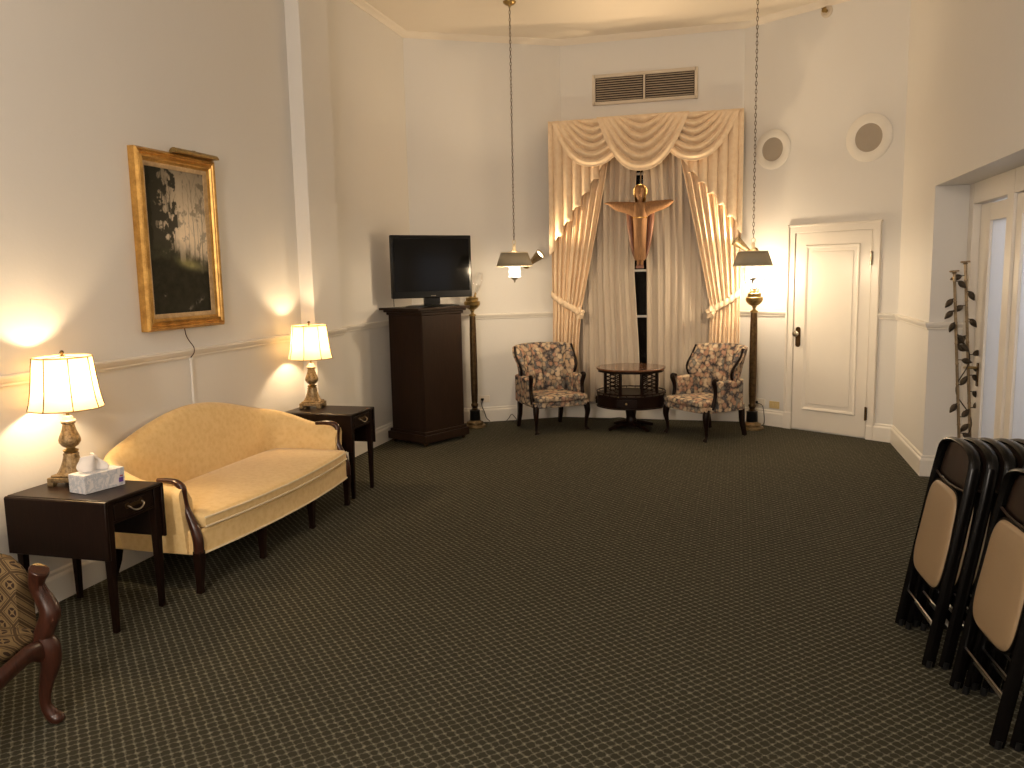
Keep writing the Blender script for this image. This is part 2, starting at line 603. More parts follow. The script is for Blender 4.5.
# window behind the curtains
w = MB()
for x in (WX0 + .03, WX1 - .03, (WX0 + WX1) / 2 + .25):
    w.box((x, YB + .07, (WZ0 + WZ1) / 2), (.06 if x != (WX0 + WX1) / 2 + .25 else .03, .05, WZ1 - WZ0))
win = w.build('window_1', MAT['trim'], bevel=.004, kind='structure')
w = MB()
for z in (WZ0 + .03, 1.13, 1.63, 2.15, 2.66, WZ1 - .03):
    w.box(((WX0 + WX1) / 2, YB + .07, z), (WX1 - WX0, .045, .024))
w.build('muntin', MAT['trim'], win, bevel=.003)
w = MB(); w.box(((WX0 + WX1) / 2, YB + .085, (WZ0 + WZ1) / 2), (WX1 - WX0, .006, WZ1 - WZ0)); w.build('pane', MAT['pane'], win)
w = MB(); w.box(((WX0 + WX1) / 2, YB + .052, WZ0 - .012), (WX1 - WX0, .10, .024)); w.build('sill', MAT['trim'], win, bevel=.005)

# ---- door_1 on the back-right wall, built in a wall frame: x along wall, y out of the wall, z up
DM = Matrix(((Dd.x, Cn.x, 0, BC[0]), (Dd.y, Cn.y, 0, BC[1]), (0, 0, 1, 0), (0, 0, 0, 1)))
DH = 1.957
def wallmb(fn):
    mb = MB(); fn(mb); mb.xf(DM); return mb
def leaf(mb):
    mb.box(((D0 + D1) / 2, .005, DH / 2 + .008), (D1 - D0 - .006, .02, DH - .012))
d1 = wallmb(leaf).build('door_1', MAT['door'], bevel=.002, kind='structure')
def mould_frame(mb, a, b, z0, z1, wd, th, y):
    prof = [(0, y), (wd * .25, y + th), (wd * .6, y + th * .75), (wd, y)]
    rings = []
    for (ca, cz, sa, sz) in ((a, z0, 1, 1), (b, z0, -1, 1), (b, z1, -1, -1), (a, z1, 1, -1)):
        rings.append([(ca + sa * o, yy, cz + sz * o) for o, yy in prof])
    rings.append(rings[0])
    mb.loft(rings, cap=False)
a, b = D0 + .105, D1 - .105
m = wallmb(lambda mb: mould_frame(mb, a, b, .21, DH - .115, .034, .014, .014)); m.build('panel_moulding', MAT['door'], d1, smooth=30)
m = wallmb(lambda mb: mb.box(((a + b) / 2, .0145, (.21 + DH - .115) / 2), (b - a - .13, .012, DH - .325 - .13))); m.build('raised_panel', MAT['door'], d1, bevel=.008)
def casing(mb):
    for s, e in ((K0, D0 - .003), (D1 + .003, K1)):
        c = (s + e) / 2
        mb.box((c, .009, 1.02), (e - s, .030, 2.04))
        inner = e if s == K0 else s
        mb.box((inner - (.008 if s == K0 else -.008), .008, 1.0), (.012, .034, 1.96))
        outer = s if s == K0 else e
        mb.box((outer + (.01 if s == K0 else -.01), .02, 1.02), (.02, .036, 2.04))
    mb.box(((K0 + K1) / 2, .010, 1.998), (K1 - K0 - .004, .030, .072))
    mb.box(((K0 + K1) / 2, .014, 2.035), (K1 - K0 + .01, .040, .022))
wallmb(casing).build('door_casing', MAT['door'], d1, bevel=.004)
def plinth(mb):
    mb.box(((K0 + D0) / 2, .015, .085), (D0 - K0, .05, .17))
wallmb(plinth).build('plinth_block', MAT['door'], d1, bevel=.004)
hx = D0 + .05
def plate(mb):
    pr = []
    n = 12
    pts = [(.026 * cos(PI * i / n), .075 + .026 * sin(PI * i / n)) for i in range(n + 1)] + [(-.026 * cos(PI * i / n), -.075 - .026 * sin(PI * i / n)) for i in range(n + 1)]
    mb.loft([[(hx + x, .013, .94 + z) for x, z in pts], [(hx + x, .022, .94 + z) for x, z in pts]])
esc = wallmb(plate).build('escutcheon', MAT['bronze'], d1)
kn = MB().lathe([(.012, 0), (.011, .02), (.013, .028), (.026, .036), (.031, .048), (.028, .06), (.015, .067)], 20, M=Matrix(((1, 0, 0), (0, 0, 1), (0, 1, 0))), c=(hx, .02, .975)).xf(DM)
kn.build('door_knob', MAT['silver'], esc)
for z in (1.70, .245):
    wallmb(lambda mb: (mb.box((D1 + .004, .03, z), (.022, .014, .12)), mb.lathe([(.009, -.065), (.009, .065)], 10, c=(D1 + .004, .04, z)))).build('hinge', MAT['silver'] if z > 1 else MAT['bronze'], d1)

# ---- recess in the right wall with glazed doors
m = MB()
m.box((RX + .05, OPY1 - .055, OPZ / 2), (.10, .11, OPZ))                      # casing beside the wall
m.box((RX + .053, (OPY0 + OPY1) / 2, OPZ - .075 + .002), (.10, OPY1 - OPY0 - .004, .15))
m.box((RX + .05, 5.895, OPZ / 2), (.10, .13, OPZ))
m.box((RX + .05, 4.95, OPZ / 2), (.10, .09, OPZ))
m.box((RX + .05, OPY0 + .05, OPZ / 2), (.10, .10, OPZ))
dfr = structure('door_2', m, MAT['door'], bevel=.004)
def glazed(name, y0, y1, x, glass0):
    st = .24 if glass0 else .11
    t = MB()
    z1 = OPZ - .155
    t.box((x, y1 - st / 2, z1 / 2 + .005), (.045, st, z1 - .01)); t.box((x, y0 + .055, z1 / 2 + .005), (.045, .11, z1 - .01))
    ya, yb = y0 + .11, y1 - st
    t.box((x, (ya + yb) / 2, z1 - .065), (.043, yb - ya + .002, .12)); t.box((x, (ya + yb) / 2, .13), (.043, yb - ya + .002, .24))
    o = structure(name, t, MAT['door'], bevel=.004)
    g = MB(); g.box((x, (y0 + .1 + y1 - st) / 2, z1 / 2 + .06), (.008, y1 - y0 - st - .08, z1 - .32)); g.build('pane', MAT['frost'], o)
    return o
d3 = glazed('door_3', 5.965, OPY1 - .115, RX + .075, True)
h = MB(); h.box((RX + .048, 6.60, .83), (.012, .036, .17)); hp = h.build('lock_plate', MAT['bronze'], d3, bevel=.003)
h = MB().tube(spline([(RX + .05, 6.60, .88), (RX + .02, 6.60, .88), (RX - .01, 6.60, .88), (RX - .018, 6.615, .88), (RX - .018, 6.69, .872)], 4), .010, 8); h.build('lever_handle', MAT['brass'], hp)
d4 = glazed('door_4', 5.0, 5.825, RX + .04, False)
d5 = glazed('door_5', OPY0 + .105, 4.9, RX + .04, False)
# passage behind the glazed doors
m = MB(); m.box((3.35, 5.4, 1.3), (.1, 5, 2.7)); m.box((2.5, 7.6, 1.3), (1.8, .1, 2.7)); m.box((2.5, 3.2, 1.3), (1.8, .1, 2.7)); m.box((2.5, 5.4, 2.7), (1.8, 4.5, .1))
structure('wall_passage', m, MAT['corridor'])

# ------------------------------------------------------------------ sofa
def outline(hx, yf, yb, bow, n=24, rc=.03):
    pts = []
    for i in range(n + 1):
        x = -hx + 2 * hx * i / n
        pts.append((x, yf - bow * (1 - (x / hx) ** 2)))
    for i in range(9):
        x = hx - 2 * hx * i / 8
        pts.append((x, yb))
    return pts

def cushion(mb, ol, z0, z1, r=.02, dome=.012):
    hx = max(abs(p[0]) for p in ol)
    ys = [p[1] for p in ol]
    cy, hy = (min(ys) + max(ys)) / 2, (max(ys) - min(ys)) / 2
    def ring(d, z):
        return [(x * (1 - d / hx), cy + (y - cy) * (1 - d / hy), z) for x, y in ol]
    rs = [ring(r, z0), ring(r * .3, z0 + r * .3), ring(0, z0 + r), ring(0, z1 - r), ring(r * .3, z1 - r * .3), ring(r, z1)]
    for q in (.25, .5, .75, .95):
        d = r + (min(hx, hy) - r) * q
        rs.append(ring(d, z1 + dome * (1 - (1 - q) ** 2)))
    mb.loft(rs)

sofa = thing('sofa', 'gold damask camelback sofa with dark wood arm fronts along the left wall', 'sofa', (-3.0, 4.37, 0), PI / 2)
b = MB(); b.prism(outline(.845, -.328, .29, .065), .200, .335); b.build('seat_rail', MAT['sofa'], sofa, bevel=.012, smooth=50)
b = MB(); cushion(b, outline(.80, -.345, .235, .065), .335, .415, .024, .02); cu = b.build('seat_cushion', MAT['sofa'], sofa, smooth=60)
w = MB(); pp = [(x, y, .350) for x, y in outline(.802, -.347, .2, .065)[:25]]; w.tube(pp, .006, 6)
w.tube([(x, y, .398) for x, y, z in pp], .006, 6); w.build('welt', MAT['welt'], cu)
w = MB(); w.tube([(x, y, .21) for x, y in outline(.848, -.331, .2, .065)[:25]], .006, 6); w.build('welt', MAT['welt'], sofa)
path = [(-.828, -.268, .566), (-.83, -.16, .578), (-.835, -.02, .605), (-.825, .09, .645), (-.78, .185, .685), (-.69, .235, .715), (-.55, .252, .755), (-.38, .258, .80), (-.19, .262, .835), (0, .264, .848)]
path = path + [(-x, y, z) for x, y, z in path[-2::-1]]
sp = spline(path, 5)
rings = []
for i, p in enumerate(sp):
    t = (sp[min(i + 1, len(sp) - 1)] - sp[max(i - 1, 0)]); t.z = 0; t.normalize()
    n = Vector((-t.y, t.x, 0))
    zt = p.z
    sec = [(-.035, .30), (-.045, .40), (-.045, lerp(.40, zt, .55)), (-.03, zt - .05), (-.008, zt - .014), (.018, zt), (.045, zt - .012), (.058, zt - .04), (.056, lerp(.40, zt, .5)), (.05, .36), (.035, .215), (-.03, .215)]
    lean = .035
    rings.append([(p.x + n.x * (o + lean * max(0, z - .35) * 2), p.y + n.y * (o + lean * max(0, z - .35) * 2), z) for o, z in sec])
b = MB(); b.loft(rings); b.build('back_and_arms', MAT['sofa'], sofa, smooth=60)
for sx in (-1, 1):
    p = spline([(sx * .835, -.10, .592), (sx * .842, -.17, .594), (sx * .85, -.225, .588), (sx * .852, -.258, .562), (sx * .845, -.258, .51), (sx * .838, -.262, .455), (sx * .838, -.285, .40), (sx * .84, -.308, .345), (sx * .84, -.322, .285), (sx * .84, -.322, .22)], 4)
    rr = spl1([.012, .015, .019, .021, .019, .019, .022, .026, .028, .027], 4)
    MB().tube(p, rr, 10, up=(1, 0, 0)).build('arm_front', MAT['mahog2'], sofa, smooth=60)
for x, y0, y1 in ((-.84, -.322, -.315), (.84, -.322, -.315), (-.285, -.338, -.338), (.295, -.338, -.338)):
    MB().tube([(x, y0, .23), (x, y0, .19), (x, y1, .03), (x, y1, 0)], [.0225, .0235, .015, .0175], 4, up=(1, 0, 0)).build('leg', MAT['mahog'], sofa, bevel=.003)
for x in (-.80, .80):
    MB().tube([(x, .215, .23), (x, .235, .12), (x * 1.0, .275, 0)], [.024, .021, .017], 4, up=(1, 0, 0)).build('leg', MAT['mahog'], sofa, bevel=.003)

# ------------------------------------------------------------------ drop-leaf side tables
def make_side_table(label, loc):
    t = thing('side_table', label, 'table', loc, PI / 2, 'drop leaf tables at the ends of the sofa')
    H = .635
    b = MB(); b.box((0, .005, H - .010), (.36, .57, .020)); b.build('tabletop', MAT['mahog'], t, bevel=.006)
    for s in (-1, 1):
        b = MB(); b.box((s * .190, .005, .492), (.016, .57, .27)); b.tube([(s * .186, -.28, H - .014), (s * .186, .29, H - .014)], .012, 10)
        b.build('drop_leaf', MAT['mahog'], t, bevel=.004)
        b = MB(); b.box((s * .158, 0, .565), (.018, .50, .10)); b.build('side_apron', MAT['mahog'], t)
    b = MB(); b.box((0, .245, .565), (.30, .018, .10)); b.build('end_apron', MAT['mahog'], t)
    b = MB(); b.box((0, -.255, .520), (.30, .02, .012)); b.box((0, -.255, .612), (.30, .02, .012)); b.build('drawer_rail', MAT['mahog'], t)
    d = MB(); d.box((0, -.258, .566), (.262, .022, .078)); d = d.build('drawer', MAT['mahog'], t, bevel=.004)
    h = MB()
    hp = [(-.045, -.272, .578), (-.044, -.287, .570), (-.026, -.292, .556), (0, -.294, .551), (.026, -.292, .556), (.044, -.287, .570), (.045, -.272, .578)]
    h.tube(spline(hp, 4), .0038, 6)
    h.build('bail_pull', MAT['silver'], d)
    h = MB(); h.lathe([(.016, 0), (.015, .003)], 14, M=Matrix.Rotation(PI / 2, 3, 'X'), c=(-.045, -.2685, .578)); h.box((0, -.2702, .575), (.085, .003, .018)); h.lathe([(.016, 0), (.015, .003)], 14, M=Matrix.Rotation(PI / 2, 3, 'X'), c=(.045, -.2685, .578)); h.build('backplate', MAT['bronze'], d)
    for sx in (-1, 1):
        for sy in (-1, 1):
            MB().tube([(sx * .158, sy * .25, .615), (sx * .158, sy * .25, .50), (sx * .158, sy * .25, 0)], [.020, .020, .012], 4, up=(1, 0, 0)).build('leg', MAT['mahog'], t, bevel=.002)
    return t
tab1 = make_side_table('dark mahogany drop leaf table holding the tissue box at the near sofa end', (-3.02, 3.18, 0))
tab2 = dup(tab1, (-2.965, 5.535, 0), PI / 2, 'dark mahogany drop leaf table at the far sofa end, with only a lamp on it')

# ------------------------------------------------------------------ table lamps
def make_table_lamp(label, loc):
    t = thing('table_lamp', label, 'lamp', loc, math.radians(8), 'matching table lamps on the drop leaf tables')
    b = MB()
    for sx in (-1, 1):
        for sy in (-1, 1):
            b.box((sx * .066, sy * .066, .011), (.034, .034, .022))
    b.box((0, 0, .031), (.165, .165, .022)); b.box((0, 0, .047), (.140, .140, .012))
    base = b.build('base', MAT['antique'], t, bevel=.004)
    flute = lambda a, z: 1 + .035 * cos(12 * a)
    b = MB(); b.lathe([(.068, .053), (.062, .062), (.050, .085), (.040, .115), (.034, .140), (.036, .150), (.030, .156)], 48, mod=flute); b.build('pedestal', MAT['antique'], t, smooth=60)
    b = MB(); b.lathe([(.020, .155), (.034, .160), (.036, .168), (.022, .175), (.020, .180)], 32); b.build('collar', MAT['brass'], t, smooth=60)
    rib = lambda a, z: 1 + .04 * abs(sin(10 * a)) + .012 * sin(z * 520)
    b = MB(); b.lathe([(.020, .180), (.036, .190), (.047, .208), (.048, .222), (.042, .242), (.034, .262), (.028, .285), (.026, .298), (.032, .303), (.030, .309)], 60, mod=rib); b.build('urn', MAT['antique'], t, smooth=60)
    b = MB(); b.lathe([(.033, .309), (.036, .315), (.024, .323), (.024, .333), (.014, .340)], 28); b.build('collar', MAT['cream'], t, smooth=60)
    b = MB(); b.lathe([(.0075, .338), (.0075, .42)], 10); b.lathe([(.014, .42), (.015, .45), (.010, .455)], 12); b.build('stem', MAT['brass'], t)
    b = MB(); b.lathe([(.012, .452), (.018, .462), (.028, .485), (.030, .503), (.024, .522), (.010, .532)], 18); b.build('bulb', MAT['bulb'], t, smooth=180)
    # bell shade of eight gently scalloped panels, a single sheet of silk
    n = 64
    pan = lambda a: 1 - .020 * (abs(sin(4 * a)) ** .8)
    prof = [(.168, .378), (.1665, .384), (.157, .42), (.1485, .47), (.1415, .53), (.1355, .59), (.131, .624), (.132, .629)]
    b = MB(); b.lathe([(r, z) for r, z in prof], n, mod=lambda a, z: pan(a), cap=(False, False)); sh = b.build('lamp_shade', MAT['lampshade'], t, smooth=60)
    b = MB()
    for k in range(8):
        a = k * PI / 4
        b.tube([((r + .0025) * cos(a), (r + .0025) * sin(a), z) for r, z in prof], .0028, 5)
    b.build('seam', MAT['bronze'], sh)
    for r, z in (prof[0], prof[-1]):
        b = MB()
        b.tube([(r * pan(2 * PI * k / 64) * cos(2 * PI * k / 64), r * pan(2 * PI * k / 64) * sin(2 * PI * k / 64), z) for k in range(64)], .0035, 6, closed=True)
        b.build('rim_trim', MAT['giltin'], sh)
    b = MB()
    for k in range(3):
        a = k * 2 * PI / 3
        b.tube([(0, 0, .632), (.130 * cos(a), .130 * sin(a), .624)], .002, 5)
    for s in (-1, 1):
        b.tube(spline([(0, s * .012, .44), (0, s * .05, .47), (0, s * .055, .53), (0, s * .03, .61), (0, 0, .632)], 4), .0022, 5)
    b.build('harp', MAT['brass'], t)
    b = MB(); b.lathe([(.004, .630), (.012, .634), (.006, .640), (.011, .650), (.007, .659), (.001, .661)], 12); b.build('finial', MAT['bronze'], t, smooth=60)
    return t
LAMP1, LAMP2 = (-3.170, 3.262, .635), (-3.140, 5.61, .635)
lamp1 = make_table_lamp('antique brass table lamp with lit cream shade beside the tissue box', LAMP1)
lamp2 = dup(lamp1, LAMP2, math.radians(12), 'antique brass table lamp with lit cream shade on the far drop leaf table')

# ------------------------------------------------------------------ tissue box
tb = thing('tissue_box', 'pale blue and white tissue box with a tissue pulled up', 'tissue box', (-2.965, 3.195, .635), math.radians(78))
b = MB(); b.box((0, 0, .045), (.215, .115, .088)); bx = b.build('carton', MAT['tbox'], tb, bevel=.002)
b = MB(); b.box((.085, -.0585, .030), (.022, .002, .022)); b.build('printed_mark', MAT['violet'], bx)
b = MB(); b.box((.088, -.0585, .049), (.016, .002, .006)); b.build('printed_mark', MAT['redink'], bx)
def tis(u, v):
    w = lerp(.055, .045, v) * (1 + .25 * sin(v * 5))
    x = (u - .5) * 2 * w - .02 * v
    return (x - .01, .012 * sin(u * 9 + 1) * (1 + v) + .018 * sin(v * 3 + u * 4), .086 + .095 * v * (1 - .5 * abs(u - .55) ** 1.3))
b = MB(); b.grid(14, 12, tis); b.build('tissue', MAT['tissue'], tb, smooth=180, solid=.0012)

# ------------------------------------------------------------------ painting
PY0, PY1, PZ0, PZ1 = 4.052, 4.795, 1.325, 2.385
pf = thing('framed_painting', 'gilt framed dark woodland landscape painting on the left wall', 'painting', (XL, (PY0 + PY1) / 2, (PZ0 + PZ1) / 2))
hw, hh = (PY1 - PY0) / 2, (PZ1 - PZ0) / 2
prof = [(0, .002), (0, .045), (.012, .058), (.022, .050), (.028, .056), (.034, .046), (.044, .052), (.052, .056), (.058, .044), (.066, .040), (.072, .034)]
rings = []
for sy, sz in ((-1, -1), (1, -1), (1, 1), (-1, 1)):
    rings.append([(x, sy * (hw - o), sz * (hh - o)) for o, x in prof] + [(.002, sy * (hw - .072), sz * (hh - .072))])
rings.append(rings[0])
b = MB(); b.loft(rings, cap=False); b.build('frame', MAT['gilt'], pf, smooth=25)
prof = [(.070, .035), (.076, .032), (.092, .027), (.097, .027), (.099, .018), (.070, .018)]
rings = []
for sy, sz in ((-1, -1), (1, -1), (1, 1), (-1, 1)):
    rings.append([(x, sy * (hw - o), sz * (hh - o)) for o, x in prof])
rings.append(rings[0])
b = MB(); b.loft(rings, cap=False); b.build('liner', MAT['giltin'], pf, smooth=25)
# the picture itself: painted point by point on the canvas
cw, chh = hw - .095, hh - .095
NU, NV = 150, 250
def _h(i, j):
    q = sin(i * 127.1 + j * 311.7) * 43758.5453
    return q - math.floor(q)
def vnoise(x, y):
    i, j = math.floor(x), math.floor(y)
    fx, fy = x - i, y - j
    fx, fy = fx * fx * (3 - 2 * fx), fy * fy * (3 - 2 * fy)
    return lerp(lerp(_h(i, j), _h(i + 1, j), fx), lerp(_h(i, j + 1), _h(i + 1, j + 1), fx), fy)
def fbm(x, y):
    return vnoise(x, y) * .5 + vnoise(x * 2.1, y * 2.1 + 9) * .28 + vnoise(x * 4.3 + 5, y * 4.3) * .15 + vnoise(x * 9, y * 9 + 3) * .09
trunks = [(.07, .022, .95, 1), (.17, .012, 1.0, 1), (.255, .014, 1.0, 1), (.33, .007, .95, .9), (.40, .009, .92, .9), (.45, .006, .80, .8), (.62, .005, .86, .5), (.69, .006, .92, .6), (.76, .009, .95, .65), (.85, .006, .92, .6), (.92, .010, .85, .7)]
def canvas(u, v):
    sky = Vector((.48, .39, .27)).lerp(Vector((1.0, .84, .62)), max(0, 1 - abs(v - .52) * 2.0))
    c = sky * (.55 + .45 * smoothstep(.15, .55, u)) * (1 - .35 * smoothstep(.6, 1.0, v)) * (.86 + .28 * fbm(u * 7, v * 11))
    ink = Vector((.016, .017, .010))
    # left-hand mass of trees and its ragged foliage, thinner on the right
    den = .80 - 1.25 * u - .10 * v if u < .5 else .06 + .45 * (u - .72) * (u > .72) - .5 * abs(v - .62)
    fol = fbm(u * 13, v * 21)
    d = smoothstep(.57 - den * .55, .70 - den * .55, fol) * (.93 if u < .5 else .50)
    for tx, tw, tt, k in trunks:
        xx = tx + .012 * sin(v * 7 + tx * 30) + .01 * (vnoise(v * 14, tx * 50) - .5)
        if v < tt:
            d = max(d, k * .9 * smoothstep(tw * 1.25, tw * .6, abs(u - xx) / (1.15 - v * .75)))
        for q in range(7):
            vb_ = .55 + .06 * q + .02 * sin(q * 9 + tx * 40)
            if vb_ < tt and tw > .006:
                sg = 1 if q % 2 else -1
                du = (u - xx) * sg
                if 0 < du < .10:
                    d = max(d, k * .6 * smoothstep(.006, .002, abs(v - vb_ - du * 1.2)))
    d = max(d, smoothstep(.20, .06, u + .1 * (fol - .5)) * .97)
    c = c.lerp(ink, d)
    gl = .345 + .05 * sin(u * 4.2 + .6) + .05 * (fbm(u * 16, 3.3) - .5)
    bush = smoothstep(gl + .15, gl + .03, v + .10 * (fbm(u * 15, v * 19) - .5))
    c = c.lerp(Vector((.045, .045, .026)) * (.6 + .8 * fbm(u * 22, v * 30)), bush * (.95 if not .50 < u < .60 else .55))
    g = smoothstep(gl + .012, gl - .02, v)
    c = c.lerp(Vector((.020, .019, .012)) * (.35 + 1.3 * fbm(u * 14, v * 26)), g)
    pt = math.exp(-(((u - .66) / .17) ** 2 + ((v - (.350 - .10 * (u - .6))) / .030) ** 2))
    c = c.lerp(Vector((.30, .28, .12)) * (.7 + .6 * fbm(u * 20, v * 40)), min(1, pt * 1.15))
    for sx_, sv_, sr in ((.82, .085, .045), (.74, .07, .02), (.62, .03, .04), (.2, .13, .02)):
        s_ = math.exp(-(((u - sx_) / sr) ** 2 + ((v - sv_ - .3 * (u - sx_)) / .011) ** 2)) * (fbm(u * 50, v * 80) > .45)
        c = c.lerp(Vector((.20, .18, .15)), min(1, s_))
    return c
me = bpy.data.meshes.new('canvas')
vs = [(.022, lerp(-cw, cw, i / NU), lerp(-chh, chh, j / NV)) for j in range(NV + 1) for i in range(NU + 1)]
fs = [(j * (NU + 1) + i, j * (NU + 1) + i + 1, (j + 1) * (NU + 1) + i + 1, (j + 1) * (NU + 1) + i) for j in range(NV) for i in range(NU)]
me.from_pydata(vs, [], fs)
ca = me.color_attributes.new('paint', 'FLOAT_COLOR', 'POINT')
for idx in range(len(vs)):
    j, i = divmod(idx, NU + 1)
    c = canvas(i / NU, j / NV)
    ca.data[idx].color = (max(0, c.x), max(0, c.y), max(0, c.z), 1)
t = NT('oil_paint')
at = t.n('Attribute', _attribute_name='paint')
c_ = t.mix(t.math('MULTIPLY', t.noise(t.coord(), 60, 4), .15), at.outputs['Color'], (.03, .028, .018))
me.materials.append(t.fin(t.pbsdf(c_, .6, 0, .08, t.bump(t.noise(t.coord(), 90, 3), .2, .003))))
o = bpy.data.objects.new('canvas', me); COL.objects.link(o); o.parent = pf
# picture light on top of the frame
pl = thing('picture_light', 'brass picture light bar clipped above the gilt frame', 'lamp', (XL + .070, 4.575, 2.385))
b = MB()
n = 10
sec = [(.032 * cos(PI * i / n), .030 * sin(PI * i / n)) for i in range(n + 1)]
b.loft([[(x, y, z) for x, z in sec] for y in (-.21, .20)]); b.build('hood', MAT['brass'], pl, smooth=50)
b = MB(); b.tube(spline([(-.030, 0, -.035), (-.038, 0, .01), (-.03, 0, .032), (0, 0, .030)], 5), .005, 6); b.build('bracket', MAT['brass'], pl)
cd = MB(); cd.tube(spline([(XL + .012, 4.425, 1.335), (XL + .010, 4.44, 1.28), (XL + .012, 4.465, 1.24), (XL + .034, 4.475, 1.20), (XL + .035, 4.472, 1.165), (XL + .02, 4.455, 1.136)], 5), .003, 6)
tag(cd.build('lamp_cord', MAT['mahog2']), 'thin brown cord hanging from the painting to the chair rail', 'cord')

# ------------------------------------------------------------------ television cabinet
cab_dir = Vector((.42, .91)).normalized()
th = math.atan2(cab_dir.y, cab_dir.x)          # local x runs along the right-hand face
cab = thing('television_cabinet', 'tall dark walnut pedestal cabinet on casters in the left corner', 'cabinet', (-2.950, 7.535, 0), th)
CW, CD = .54, .46
b = MB(); b.box((0, 0, .68), (CW, CD, 1.17)); b.build('body', MAT['walnut'], cab, bevel=.004)
b = MB(); b.box((0, 0, .075), (CW + .07, CD + .07, .075)); b.box((0, 0, .125), (CW + .035, CD + .035, .03)); b.build('plinth', MAT['walnut'], cab, bevel=.006)
b = MB(); b.box((0, 0, 1.265), (CW + .03, CD + .03, .03)); b.box((0, 0, 1.288), (CW + .08, CD + .06, .022)); b.build('cornice', MAT['walnut'], cab, bevel=.005)
b = MB(); b.box((0, 0, 1.309), (CW + .16, CD + .09, .022)); b.build('top', MAT['walnut'], cab, bevel=.004)
b = MB(); b.box((0, -CD / 2 - .001, .70), (CW - .012, .006, 1.09)); b.build('front_panel', MAT['walnut'], cab, bevel=.002)
for sx in (-1, 1):
    for sy in (-1, 1):
        M = Matrix.Rotation(PI / 2, 3, 'X')
        b = MB(); b.lathe([(.0, -.011), (.018, -.011), (.020, 0), (.018, .011), (0, .011)], 14, M=M, c=(sx * .26, sy * .22, .0205), cap=(False, False)); b.box((sx * .26, sy * .22, .034), (.03, .03, .012)); b.build('caster', MAT['bronze'], cab)
# television
tdir = Vector((.736, .677))
tv = thing('television', 'black flat screen television standing on the dark corner cabinet', 'television', (-2.882, 7.575, 1.321), math.atan2(tdir.y, tdir.x))
b = MB(); b.box((0, 0, .385), (.83, .05, .60)); b.box((0, .035, .37), (.6, .04, .36)); b.build('housing', MAT['black'], tv, bevel=.008)
b = MB(); b.box((0, -.0265, .400), (.775, .004, .50)); b.build('screen', MAT['screen'], tv)
b = MB(); b.box((0, -.026, .105), (.05, .004, .008)); b.build('emblem', MAT['silver'], tv)
b = MB(); b.box((0, .02, .06), (.16, .05, .10)); b.build('neck', MAT['black'], tv, bevel=.006)
b = MB(); b.lathe([(.5, 0), (.5, .008), (.44, .016), (.15, .022)], 40, M=Matrix.Diagonal((.56, .30, 1))); b.build('base', MAT['black'], tv, smooth=40)
# cable behind the television
cd = MB(); cd.tube(spline([(-3.19, 7.44, 1.56), (-3.235, 7.46, 1.53), (-3.245, 7.47, 1.44), (-3.245, 7.47, 1.326)], 5), .004, 6)
tag(cd.build('television_cable', MAT['black']), 'black cable hanging behind the left edge of the television', 'cable')

# ------------------------------------------------------------------ floor lamps
def make_floor_lamp(label, loc):
    t = thing('floor_lamp', label, 'lamp', loc, 0, 'matching column floor lamps at the back')
    b = MB(); b.lathe([(.115, 0), (.118, .012), (.112, .026), (.088, .032), (.092, .042), (.088, .058), (.066, .066), (.062, .076)], 36); b.build('base', MAT['dullbrass'], t, smooth=50)
    b = MB(); b.lathe([(.056, .076), (.058, .085), (.054, .17), (.058, .18), (.050, .186)], 28); b.build('plinth', MAT['black'], t, smooth=50)
    b = MB(); b.lathe([(.03, .186), (.038, .195), (.026, .205), (.034, .225), (.040, .245), (.030, .262), (.028, .27)], 28); b.build('knop', MAT['bronze'], t, smooth=60)
    b = MB(); b.lathe([(.031, .27), (.035, .40), (.036, .7), (.034, 1.0), (.030, 1.185)], 48, mod=lambda a, z: 1 + .05 * cos(12 * a)); b.build('column', MAT['bronze'], t, smooth=60)
    b = MB(); b.lathe([(.030, 1.185), (.040, 1.192), (.036, 1.205), (.018, 1.215), (.016, 1.235), (.026, 1.245), (.022, 1.255)], 28); b.build('capital', MAT['brass'], t, smooth=60)
    b = MB(); b.lathe([(.020, 1.252), (.052, 1.268), (.078, 1.295), (.086, 1.318), (.084, 1.332), (.088, 1.338), (.078, 1.345), (.066, 1.350), (.066, 1.372), (.070, 1.378), (.062, 1.384), (.03, 1.388)], 36); b.build('bowl', MAT['brass'], t, smooth=50)
    for k in range(3):
        a = k * 2 * PI / 3 + .5
        M = Matrix.Rotation(a, 3, 'Z') @ Matrix.Rotation(.24, 3, 'Y')
        c = (.028 * cos(a), .028 * sin(a), 1.384)
        b = MB(); b.lathe([(.013, 0), (.016, .015), (.011, .02), (.011, .05)], 14, M=M, c=c); sk = b.build('candle_socket', MAT['brass'], t, smooth=60)
        b = MB(); b.lathe([(.020, .03), (.026, .06), (.040, .10), (.048, .145), (.046, .19), (.038, .225), (.034, .245), (.040, .262)], 28, M=M, c=c, cap=(False, False)); b.build('glass_chimney', MAT['glass'], sk, smooth=180)
        b = MB(); b.lathe([(.007, .05), (.013, .068), (.015, .085), (.010, .11), (.002, .13)], 14, M=M, c=c); b.build('bulb', MAT['glass'], sk, smooth=180)
    return t
FL_L, FL_R = (-2.705, 8.27, 0), (.150, 8.63, 0)
fl1 = make_floor_lamp('unlit bronze column floor lamp with glass chimneys beside the television', FL_L)
fl2 = dup(fl1, FL_R, 0, 'lit bronze column floor lamp behind the right floral armchair')
def walk(o):
    yield o
    for c in o.children:
        yield from walk(c)
for o in walk(fl2):
    if o.name.startswith('bulb'):
        o.data = o.data.copy()
        o.data.materials.clear()
        o.data.materials.append(MAT['bulb'])

